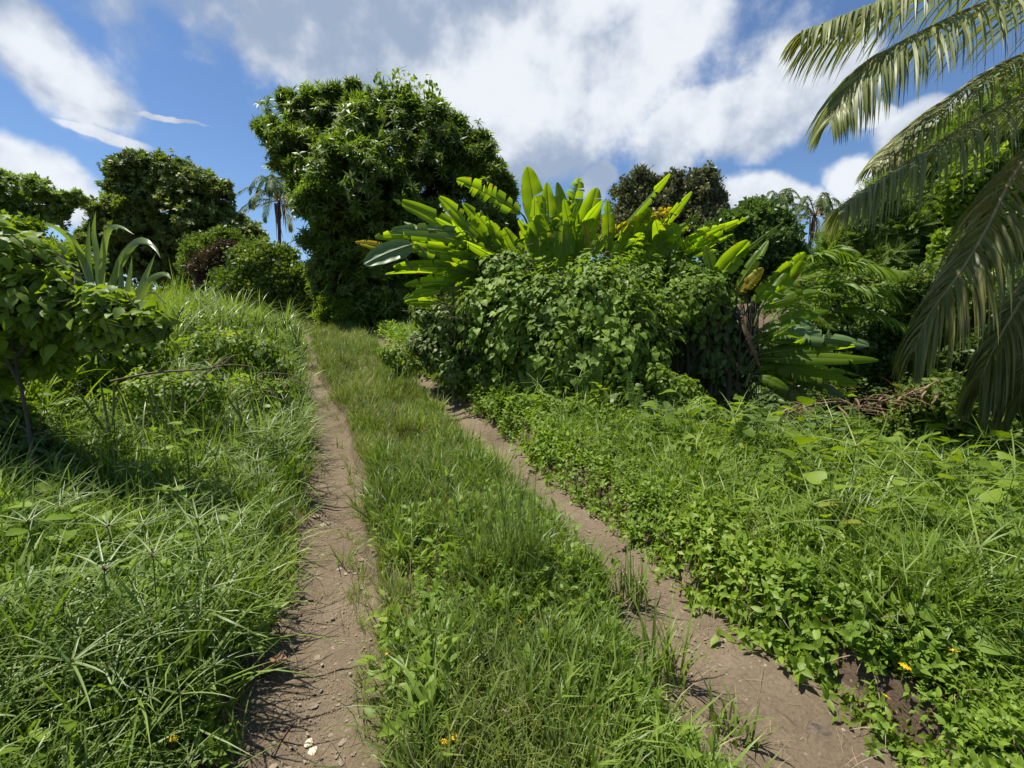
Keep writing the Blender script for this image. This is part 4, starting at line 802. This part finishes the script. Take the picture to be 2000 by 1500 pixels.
g.build('runners', MT['stem'], root); gl.build('runner_leaves', MT['shrub'], root)
sticks(root, TB, 160, MT['twig'], .004, 1.0, 'vine_stems', 4)
LB = blobs_px([(925, 590, 44), (880, 640, 46), (865, 690, 46), (930, 650, 50), (930, 700, 50), (895, 725, 36, -.5), (960, 735, 42, -.6), (835, 620, 26), (830, 670, 32), (985, 700, 40, -.6), (1010, 750, 30, -1)], 7.4)
root = thing('leafy_thicket', 'darker leafy thicket under the leaning banana plant at the left end', 'thicket', gp(880, 7.3))
leafmass(root, LB, 7500, OL, MT['vine'], .08, .5, .8, .55, 31, .3, .35); sticks(root, LB, 50, MT['twig'], .006, .9, 'stems', 5)
# the dim open side of the thicket at its right end: hanging dead stuff over stems
RB = blobs_px([(1360, 640, 40), (1400, 640, 50), (1380, 700, 50), (1430, 690, 45), (1340, 690, 36), (1420, 760, 40)], 6.9)
root = thing('dead_vine_curtain', 'shaded curtain of dead stems and dry leaves at the right end of the thicket', 'dead vines', gp(1390, 6.8))
g = Geo()
for k in range(110):
    u = U_(1300, 1480); Y = U_(6.3, 7.2); a = at(u, U_(575, 640), Y); b = at(u + U_(-15, 15), U_(700, 800), Y + U_(-.1, .1)); m_ = (a + b) / 2 + rng.normal(size=3) * .05
    tube(g, spline([a, m_, b], 8), np.linspace(.009, .004, 8), 0, 4)
g.build('dead_stems', MT['bark'], root)
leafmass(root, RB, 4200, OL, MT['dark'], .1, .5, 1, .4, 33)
leafmass(root, RB, 160, OL, MT['banana_dry'], .13, .3, 1, .4, 34, inner=False, name='dry_leaves')
for k, (u, v0, v1, r) in enumerate([(1385, 640, 790, .035), (1420, 600, 800, .05), (1340, 620, 780, .03)]):
    g = Geo(); tube(g, spline([at(u, v1, 6.6), at(u + 4, (v0 + v1) / 2, 6.6), at(u - 6, v0, 6.7)], 10), np.linspace(r, r * .7, 10), 0, 8); g.build('stalk', MT['bark'], root)
# low bushes in front of the thicket
for lab, bl, Y, sd, m, n, sz in (
        ('small bright bush below the right corner of the thicket', [(1330, 765, 32), (1360, 790, 26), (1300, 750, 26), (1285, 730, 22)], 5.3, 36, 'shrub', 1100, .06),
        ('pale leafy herb at the edge of the dark hollow', [(1370, 800, 26), (1395, 815, 20)], 4.9, 37, 'creeper', 420, .065),
        ('bright leafy shoots in front of the darker thicket', [(835, 600, 28), (820, 585, 16), (780, 700, 26), (800, 720, 24), (760, 690, 20)], 7.5, 38, 'shrub', 900, .07)):
    root = thing('bush', lab, 'bush', gp(bl[0][0], Y)); B = blobs_px(bl, Y); leafmass(root, B, n, OL, MT[m], sz, .5, .8, .4, sd); sticks(root, B, 16, MT['stem'], .003, .3, 'stems', sd)
# ------------------------------------------------------------------ left side
B = blobs_px([(28, 500, 50), (-20, 465, 44), (-60, 520, 90), (88, 545, 40), (60, 580, 66), (140, 605, 42), (-20, 600, 90), (200, 600, 42), (240, 620, 40), (290, 625, 34), (110, 620, 50), (190, 645, 36), (20, 680, 50, .2), (110, 690, 34, .3), (-50, 700, 80, .2), (0, 820, 50, .3)], 3.05)
root = thing('broadleaf_shrub', 'tall broad leaved shrub with a dark stem at the left edge of the view', 'shrub', hit(60, 930))
leafmass(root, B, 5600, OL, MT['shrub'], .082, .8, .8, .75, 40, .36, .2, rnd=.9, upn=.9); sticks(root, B, 60, MT['bark'], .004, .5, 'twigs', 41)
g = Geo()
for pts in ([(70, 960, 2.9), (55, 830, 2.95), (30, 700, 3), (20, 600, 3.05), (40, 520, 3.05)], [(30, 700, 3), (90, 640, 3), (180, 610, 3.0), (300, 615, 2.9)], [(45, 760, 3), (0, 680, 3), (-50, 600, 3.1)], [(20, 620, 3), (80, 560, 3.1), (140, 540, 3.1)]):
    P = spline([at(*q) for q in pts], 20); tube(g, P, np.linspace(.014, .004, 20), 0, 7)
g.build('stem', MT['bark'], root)
for lab, bl, Y, sd, m, n, sz in (
        ('yellow green bush in the middle of the left verge', [(400, 690, 46), (460, 685, 40), (510, 695, 34), (430, 735, 46), (350, 710, 44), (550, 715, 24), (300, 700, 40)], 6.4, 41, 'yellowshrub', 4200, .075),
        ('tangled bush behind the stem of the broad leaved shrub', [(120, 700, 70), (210, 700, 60), (60, 740, 60), (160, 770, 60), (270, 690, 50), (0, 700, 80), (-60, 760, 80), (220, 650, 50)], 4.6, 42, 'yellowshrub', 6500, .07),
        ('low leafy bush in front of the tangled bush', [(290, 770, 50), (350, 775, 46), (230, 830, 54), (320, 825, 44), (400, 770, 36), (160, 860, 40)], 4.2, 43, 'shrub', 3600, .055),
        ('low green bush between the yellow green bush and the left track', [(480, 770, 40), (530, 775, 32), (440, 800, 40), (560, 760, 20)], 5.2, 45, 'shrub', 1900, .05),
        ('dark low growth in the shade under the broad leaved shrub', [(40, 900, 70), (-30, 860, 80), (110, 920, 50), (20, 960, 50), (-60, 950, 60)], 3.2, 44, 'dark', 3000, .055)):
    root = thing('bush', lab, 'bush', gp(bl[0][0], Y)); B = blobs_px(bl, Y); leafmass(root, B, n, OL, MT[m], sz, .7, .8, .6, sd, .22, .22, inner=False); sticks(root, B, 45, MT['twig'], .005, .6, 'stems', sd)
# cane-like tall grass
def cane(label, base, blades, w, seed, group, n=26, L=(1.0, 1.6), spread=.9, name='cane_grass', culms=5):
    rr = np.random.default_rng(seed); random.seed(seed); root = thing(name, label, 'tall grass', base, group); g = Geo(); b = np.array(base)
    for k in range(n):
        T = blade(U_(*L), w * U_(.7, 1.2), U_(.05, .5), U_(.5, 2.4) * spread, 12, .35, .8); a = U_(0, 6.283); p = b + np.array([rr.uniform(-.15, .15), rr.uniform(-.15, .15), U_(0, .35)]); g.add(rotz(T[0], a) + p, T[1])
    for path in blades:
        P = spline([at(*q) for q in path], 16); Tg = nrm(np.gradient(P, axis=0)); v = nrm(P - CAM); X = nrm(np.cross(Tg, v)); Z = np.cross(X, Tg); c_ = .8; ww = (w * .5 * np.sin(np.pi * np.linspace(.2, .998, 16) ** .8) ** .9)[:, None]
        X = nrm(X * c_ + Z * .5); V = np.stack([P - X * ww + Z * ww * .3, P, P + X * ww + Z * ww * .3], 1).reshape(-1, 3); i = np.arange(15)[:, None] * 3 + np.arange(2)[None]
        g.add(V, np.stack([i, i + 1, i + 4, i + 3], -1).reshape(-1, 4))
    g.build('blades', MT['cane'], root)
    g = Geo()
    for k in range(culms): p = b + np.array([rr.uniform(-.12, .12), rr.uniform(-.12, .12), 0]); tube(g, [p, p + [U_(-.05, .05), U_(-.05, .05), .4], p + [U_(-.12, .12), U_(-.1, .1), .8]], [.012, .011, .007], 0, 6)
    g.build('culms', MT['stem'], root); return root
Yc = 4.6
cane('large clump of cane with broad arching blades rising above the left shrub', gp(200, Yc), [
    [(195, 620, Yc), (192, 520, Yc), (183, 455, Yc), (187, 412, 4.5)], [(200, 620, Yc), (198, 540, Yc), (208, 460, 4.5), (230, 442, 4.4), (262, 458, 4.3)], [(205, 640, Yc), (230, 520, 4.5), (270, 470, 4.4), (300, 482, 4.3), (314, 505, 4.2)], [(205, 640, Yc), (215, 560, 4.6), (262, 480, 4.4), (300, 478, 4.3)],
    [(190, 600, Yc), (160, 500, 4.6), (130, 460, 4.5), (100, 440, 4.4), (84, 436, 4.4)], [(195, 600, Yc), (165, 520, 4.6), (145, 470, 4.5), (115, 442, 4.5)], [(235, 620, 4.4), (250, 560, 4.4), (258, 500, 4.4)], [(225, 620, 4.5), (236, 560, 4.5), (236, 500, 4.5)], [(255, 620, 4.3), (280, 550, 4.3), (304, 495, 4.3)],
    [(265, 610, 4.3), (290, 552, 4.2), (320, 535, 4.2), (335, 545, 4.1)], [(190, 620, Yc), (150, 540, 4.6), (110, 495, 4.6), (80, 470, 4.6)], [(190, 600, Yc), (175, 540, Yc), (172, 480, Yc), (175, 430, 4.6)]], .062, 50, None, 26, (.7, 1.15))
gcn = 'tall grass clumps along the left of the track'
for k, (u, Y, lab, n) in enumerate([(350, 8.2, 'tall grass clump nearest the broad leaved shrub', 60), (410, 8.8, 'tall grass clump with pale arching blades second from the shrub', 70), (455, 10.0, 'dense tall grass clump in front of the purple bush', 80), (505, 10.6, 'tall grass clump below the vine covered bush', 80),
                                    (550, 11.0, 'last tall grass clump beside the far end of the track', 80), (310, 7.2, 'tall grass clump hidden low behind the cane', 50), (395, 11.5, 'far tall grass clump seen over the nearer ones', 70), (480, 8.4, 'short grass clump standing right of the yellow green bush', 45), (575, 9.0, 'grass clump at the very edge of the left track beyond the low green bush', 45), (530, 9.4, 'bright grass clump behind the yellow green bush', 70), (260, 6.4, 'tall grass clump between the cane and the yellow green bush', 60), (430, 7.4, 'leaning grass clump rising directly behind the yellow green bush', 60), (545, 6.6, 'waist high grass clump close against the left track at mid distance', 60), (505, 5.3, 'dense grass clump beside the low green bush near the left track', 60), (400, 4.6, 'grass clump in front of the low leafy bush on the verge', 60), (300, 3.9, 'nearest tall grass clump on the left verge', 50), (470, 4.1, 'knee high grass clump by the track nearer than the dense one', 50), (200, 3.6, 'dark grass clump beside the shade of the broad leaved shrub', 50)]):
    cane(lab, gp(u, Y), [], .034 if k < 12 else .018, 60 + k, gcn, n, (.8, 1.5) if k < 7 else ((.5, .9) if k < 12 else (.35, .72)), 1.0, 'grass_clump', 4)
# dead branch and dry canes in the left tangle
for nm, lab, pts, r, m in (('dead_branch', 'bare grey branch lying across the bushes on the left', [(215, 745, 3.9), (300, 728, 4), (390, 722, 4.1), (450, 712, 4.2), (500, 718, 4.3)], .012, 'twig'),
                           ('dead_branch', 'thin bare branch crossing the longer grey branch', [(370, 760, 4), (400, 730, 4.1), (440, 700, 4.2)], .006, 'twig'),
                           ('dry_cane', 'pale dry cane leaning in the tangle under the broad leaved shrub', [(150, 645, 3.6), (175, 672, 3.6), (205, 705, 3.6)], .014, 'dry'),
                           ('dry_cane', 'pale dry cane lying low at the left edge', [(-20, 855, 3.2), (40, 875, 3.2), (90, 900, 3.2)], .014, 'dry')):
    g = Geo(); P = spline([at(*q) for q in pts], 16); tube(g, P, np.linspace(r, r * .4, 16), 0, 6)
    for k in range(3): i = 4 + 3 * k; tube(g, [P[i], P[i] + [.1, .02, .09], P[i] + [.2, .03, .11]], [r * .4, r * .3, r * .1], 0, 4)
    tag(g.build(nm, MT[m]), lab, 'branch' if nm == 'dead_branch' else 'dry cane')
# umbrella sedges that can be told one by one
random.seed(77); stm, hed = Geo(), Geo(); H = .46; root = thing('umbrella_sedge', 'umbrella sedge with a star of long narrow leaves on the left verge', 'sedge', hit(205, 1018, .05), 'umbrella sedges on the left verge')
H = .56; b = np.array(root.location); tube(stm, [b, b + [.02, .01, H * .5], b + [.03, 0, H]], [.003, .0026, .0022], 0, 5)
for k in range(10): T = blade(U_(.17, .26), .009, U_(1.0, 1.3), U_(.2, .7), 7, .4, .6); hed.add(rotz(T[0], k * .63 + U_(-.15, .15)) + b + [.03, 0, H], T[1])
sp_ = Geo()
for k in range(12): V, F_, M = place(kite(.3), rdir(1, .6)[0], b + [.03, 0, H], .018); sp_.add(V, F_)
stm.build('stem', MT['sedge'], root); hed.build('leaves', MT['sedge'], root); sp_.build('flower_head', MT['twig'], root)
for (u, v) in [(370, 1060), (440, 1010), (310, 1150), (480, 1110), (250, 1230), (420, 1200), (150, 1120), (520, 1020), (380, 930), (450, 880), (505, 940), (330, 1330), (220, 1370), (90, 1200), (540, 900), (300, 1000)]:
    p = hit(u, v + 30, .02); dup(root, [p[0], p[1], float(G(p[0], p[1]))], rz=U_(0, 6), sc=U_(.75, 1.05))
# tall rush tufts in the strip
for lab, (u, v), nb, L, w, m in (('upright tuft of dark rushes on the right of the centre strip', (1020, 1165), 120, .72, .009, 'sedge'), ('arching pale grass tuft beside the dark rushes', (955, 1165), 110, .6, .009, 'grass'), ('rounded grass tussock on the far part of the centre strip', (790, 860), 120, .5, .009, 'grass'),
                                 ('dark rounded tussock near the top of the centre strip', (672, 722), 90, .5, .012, 'grass'), ('broad bladed grass tuft at the near end of the centre strip', (1290, 1330), 60, .4, .014, 'lush'), ('grass tuft with long blades hanging over the right track', (1230, 1180), 50, .34, .012, 'lush'),
                                 ('long strap leaved tuft in the meadow on the right bank', (1640, 1090), 60, .55, .014, 'sedge'), ('dark strap leaved tuft on the left verge', (410, 910), 60, .75, .02, 'sedge'), ('wispy tuft at the far right of the meadow', (1850, 1030), 50, .5, .009, 'lush'), ('broad bladed tuft leaning out at the lower right of the strip', (1420, 1440), 30, .22, .013, 'lush')):
    p = hit(u, v); root = thing('grass_tuft', lab, 'grass tuft', p); random.seed(u); g = Geo()
    for k in range(nb):
        T = blade(L * U_(.5, 1.15), w * U_(.7, 1.2), U_(.0, .3), U_(.2, 1.2) * (.45 if 'rush' in lab and 'upright' in lab else 1.3), 7, .25); g.add(rotz(T[0], U_(0, 6.28)) + p + [U_(-.09, .09), U_(-.07, .07), -.01], T[1])
    g.build('blades', MT[m], root)
# sword ferns
def fern(label, base, fr, group='sword ferns', m='creeper'):
    root = thing('sword_fern', label, 'fern', base, group)
    for k, pts in enumerate(fr):
        P = spline(pts, 30); Tg = nrm(np.gradient(P, axis=0)); g = Geo(); gr = Geo(); tube(gr, P, np.linspace(.004, .0012, 30), 0, 4); L = np.linalg.norm(np.diff(P, axis=0), axis=1).sum(); nl = 34
        v = nrm(P.mean(0) - CAM); idx = (np.linspace(.06, .995, nl) * 29).astype(int); 
        for sd in (-1, 1):
            X = nrm(np.cross(Tg[idx], v)) * sd; d = X + Tg[idx] * .25 + rng.normal(size=(nl, 3)) * .08; s_ = L * .13 * np.sin(np.pi * np.linspace(.25, .97, nl)) ** .7
            inst(g, leaf(PR_LANCE, .15, .1, 1.3), P[idx] + Tg[idx] * .004 * rng.normal(size=(nl, 1)), frames(d, np.tile(-v, (nl, 1))), s_)
        o = g.build('frond', MT[m], root); gr.build('rachis', MT['stem'], o)
    return root
def ffr(lst, Y): return [[at(a, b, Y) for a, b in q] for q in lst]
fern('tall upright sword fern at the edge of the dark hollow', hit(1712, 925), ffr([[(1712, 925), (1695, 860), (1668, 792)], [(1715, 925), (1712, 870), (1700, 820)], [(1715, 930), (1740, 880), (1755, 850)], [(1705, 930), (1660, 890), (1640, 850)]], 3.9), m='shrub')
fern('short sword fern standing in front of the middle of the vine thicket', at(1038, 760, 5.9), ffr([[(1038, 770), (1036, 730), (1034, 690)], [(1040, 770), (1050, 740), (1055, 715)], [(1036, 770), (1020, 740), (1012, 722)]], 5.8))
fern('yellowish sword fern against the right part of the vine thicket', at(1160, 760, 5.5), ffr([[(1160, 765), (1165, 710), (1160, 675)], [(1160, 765), (1170, 735), (1172, 700)]], 5.4), m='yellowshrub')
fern('small pale sword fern below the right corner of the thicket', at(1240, 790, 5.0), ffr([[(1238, 800), (1232, 760), (1228, 735)], [(1242, 800), (1250, 770), (1252, 745)]], 4.9))
fern('low sword fern beside the small bright bush', at(1430, 850, 4.6), ffr([[(1430, 860), (1440, 825), (1448, 800)], [(1430, 860), (1405, 830), (1395, 815)]], 4.5))
# tree-fern-like big pinnate leaves above the hollow
root = thing('tree_fern', 'soft pale tree fern spreading behind the last banana plant', 'fern', gp(1540, 7.6))
for k, pts in enumerate([[(1500, 640), (1530, 560), (1600, 530)], [(1510, 640), (1560, 570), (1640, 575)], [(1500, 640), (1540, 590), (1620, 610)], [(1490, 640), (1500, 570), (1540, 540)], [(1510, 650), (1570, 610), (1625, 640)]]):
    gl, gr = frond([at(a, b, 7.5 - .1 * k) for a, b in pts], 34, .26, .03, .5, .008, 90 + k, bend_n=3, v_up=0)
    f = gl.build('frond', MT['vine'], root); gr.build('rachis', MT['stem'], f)
# heart-leaved creeper at the right edge
root = thing('heart_leaf_creeper', 'creeper with large pale heart shaped leaves at the right edge of the bank', 'creeper', hit(1830, 1200)); g = Geo(); gs_ = Geo()
hl = [(1770, 1070, .10), (1775, 1130, .09), (1805, 1180, .10), (1840, 1120, .08), (1880, 1090, .10), (1900, 1150, .08), (1870, 1200, .10), (1910, 1250, .11), (1850, 1060, .08), (1780, 980, .10), (1740, 1000, .07), (1830, 1000, .08), (1930, 1060, .09), (1960, 1130, .10), (1950, 1200, .09), (1820, 1240, .06), (1700, 940, .07), (1660, 960, .06), (1980, 1020, .09), (1910, 990, .07), (1990, 1200, .10), (1760, 1200, .06), (1880, 1150, .06), (1480, 850, .06), (1550, 900, .06)]
hl += [(random.uniform(1720, 2120), random.uniform(960, 1220), random.uniform(.04, .075)) for k in range(110)]
for u, v, s_ in hl:
    p = hit(u, v, U_(.14, .24)); nn = nrm(np.array([U_(-.4, .1), U_(-.9, -.1), U_(.5, 1)])); td = nrm(np.array([U_(-.6, .6), U_(-.6, .2), -.8])); td = td - (td @ nn) * nn
    Rm = frames(np.array([td]), np.array([nn])); s_ = s_ * min(1, np.linalg.norm(p - CAM) / 3.0) ** 1.3; inst(g, HL, np.array([p]), Rm, np.array([s_ * 1.25])); q = np.array([p[0] + U_(-.06, .06), p[1] + .05, float(G(p[0], p[1]))]); tube(gs_, spline([q, (p + q) / 2 + [0, .03, .03], p], 6), .0018, 0, 4)
g.build('leaves', MT['heart'], root); gs_.build('stems', MT['stem'], root)
# dead palm frond heap in the hollow
for lab, (u, v), Y, L, n in (('brown dead palm frond lying in the middle of the dark hollow', (1600, 800), 5.9, .34, 12), ('brown dead palm frond right of the tall fern, leaflets hanging', (1760, 785), 6.0, .36, 13), ('dead brown leaves under the low banana plant', (1545, 765), 6.3, .3, 10)):
    a = at(u - 60, v + 6, Y); b = at(u + 50, v - 14, Y); root = thing('dead_frond', lab, 'dead frond', a); random.seed(u); g = Geo(); gr = Geo()
    P = spline([a, (a + b) / 2 + [0, 0, .05], b, b + [.25, 0, -.1]], 20); tube(gr, P, np.linspace(.016, .005, 20), 0, 5)
    for k in range(n * 3):
        T = blade(L * U_(.6, 1.5), .04 * U_(.5, 1.1), U_(.9, 2.0), U_(-.4, 1.6), 7, .5, .7, (U_(.3, .7), U_(-.8, 1.2))); g.add(rotz(T[0], U_(-2.6, 2.6) + math.pi) + P[random.randint(1, 18)] + rng.normal(size=3) * .03, T[1])
    g.build('leaflets', MT['banana_dry'], root); gr.build('rachis', MT['twig'], root)
# yellow flowers of the creeping daisy
root = None
for k, (u, v) in enumerate([(1403, 1126), (1470, 1104), (1862, 1270), (1731, 1360), (1612, 1210), (1597, 1200), (1540, 1040), (1572, 1170), (1768, 1302), (1437, 880), (1345, 885), (1013, 1215), (760, 1277), (868, 1448), (885, 1440), (337, 1443), (183, 1046), (138, 1042), (1100, 790), (1380, 980), (1236, 958)]):
    p = hit(u, v, .15)
    if root is None:
        root = thing('yellow_daisy', 'small yellow daisy flower in the low ground cover', 'flower', p, 'yellow daisies in the ground cover'); gp_, gc_, gt_ = Geo(), Geo(), Geo(); pl = leaf(([0, .3, .7, 1], [.06, .17, .2, .05]), .1, .1)
        for j in range(10): a = j * .628; V, F_, M = place(pl, [math.cos(a), math.sin(a), .15], p + np.array([math.cos(a), math.sin(a), 0]) * .003, .015); gp_.add(V, F_)
        c = np.array([[math.cos(a) * .005, math.sin(a) * .005, z] for z, f in ((0, 1), (.004, .6)) for a in np.linspace(0, 6.283, 9)[:-1]]); c[8:, :2] *= .6
        gc_.add(c + p, [[j, (j + 1) % 8, 8 + (j + 1) % 8, 8 + j] for j in range(8)] + [[8, 9, 10, 11], [8, 11, 12, 15], [12, 13, 14, 15]]); tube(gt_, [p - [0, 0, .1], p - [.004, 0, .05], p], .0013, 0, 4)
        gp_.build('petals', MT['petal'], root); gc_.build('disc', MT['petal'], root); gt_.build('stem', MT['stem'], root); root.rotation_euler = (.3, 0, 0)
    else:
        o = dup(root, p, rz=U_(0, 6), sc=U_(.7, 1.2)); o.rotation_euler = (U_(0, .7), U_(-.4, .4), U_(0, 6))
# stones, dead leaf and twigs on the track
def rock(name, label, u, v, s, m, cat='stone', flat=1., seed=0):
    p = hit(u, v); rr = np.random.default_rng(seed); bm_n = 14; th = np.linspace(0, np.pi, 9); ph = np.linspace(0, 2 * np.pi, bm_n, endpoint=False)
    D = np.array([[math.sin(a) * math.cos(b), math.sin(a) * math.sin(b), math.cos(a)] for a in th for b in ph]); r = 1 + .5 * (fbm(D * 1.8 + seed * 5, seed, 4) - .5) * 2
    V = D * r[:, None] * np.array(s) ; V[:, 2] *= flat; f = [[i * bm_n + j, i * bm_n + (j + 1) % bm_n, (i + 1) * bm_n + (j + 1) % bm_n, (i + 1) * bm_n + j] for i in range(8) for j in range(bm_n)]
    g = Geo(); g.add(V + p, f); return tag(g.build(name, MT[m]), label, cat)
rock('pale_stone', 'upper of two pale cream stones set in the near left track', 603, 1451, (.016, .018, .006), 'pale', seed=1)
rock('pale_stone', 'larger pale cream stone just below the other in the left track', 617, 1468, (.032, .020, .007), 'pale', seed=2)
rock('dark_stone', 'dark muddy stone at the lower right edge of the right track', 1600, 1432, (.05, .034, .02), 'darkstone', seed=8)
rock('flat_stone', 'flat tan stone in the left track beside the verge', 633, 1024, (.045, .04, .012), 'stone', seed=4)
rock('flat_stone', 'small tan stone just above the flat one in the left track', 618, 1009, (.03, .03, .014), 'stone', seed=5)
rock('small_stone', 'small rounded grey stone in the middle of the left track', 650, 1208, (.012, .01, .008), 'stone', seed=6)
rock('small_stone', 'second small grey stone just below the rounded one', 655, 1219, (.013, .008, .006), 'stone', seed=7)
p = hit(535, 1312); g = Geo(); V, F_ = leaf(PR_OV, -.5, .7, 1.4, .09, 1.0); V = V * .14; R2 = frames(np.array([[1, -.15, .02]]))[0]; g.add(V @ R2.T + p + [-.06, 0, .012], F_)
tag(g.build('dead_leaf', MT['deadleaf']), 'curled brown dead leaf on the left side of the near left track', 'dead leaf')
p = hit(1440, 812, .25); g = Geo(); V, F_ = leaf(PR_OV, .3, .3, 1.2, .03, 1.0); g.add((V * .09) @ frames(np.array([[.3, -.2, -1.]]), np.array([[0, -1., .3]]))[0].T + p, F_)
tag(g.build('dead_leaf', MT['deadleaf']), 'brown dead leaf hanging in the meadow below the dark hollow', 'dead leaf')
for nm, lab, pts, r, m in (('twig', 'thin straight reddish twig lying in the near left track', [(530, 1478), (560, 1432), (583, 1402)], .0025, 'redtwig'), ('twig', 'curved pale dry stem on the left track beside the grass', [(645, 1140), (630, 1165), (616, 1180), (618, 1190), (632, 1196)], .0022, 'dry'),
                           ('twig', 'pale dry stalk at the right side of the near left track', [(705, 1462), (690, 1425), (678, 1408)], .002, 'dry'), ('twig', 'short pale straw lying across the left track', [(680, 1179), (693, 1173), (705, 1168)], .002, 'dry')):
    g = Geo(); tube(g, spline([hit(a, b) + [0, 0, .004] for a, b in pts], 12), r, 0, 5); tag(g.build(nm, MT[m]), lab, 'twig')
print('POLYS', sum(len(m.polygons) for m in bpy.data.meshes))
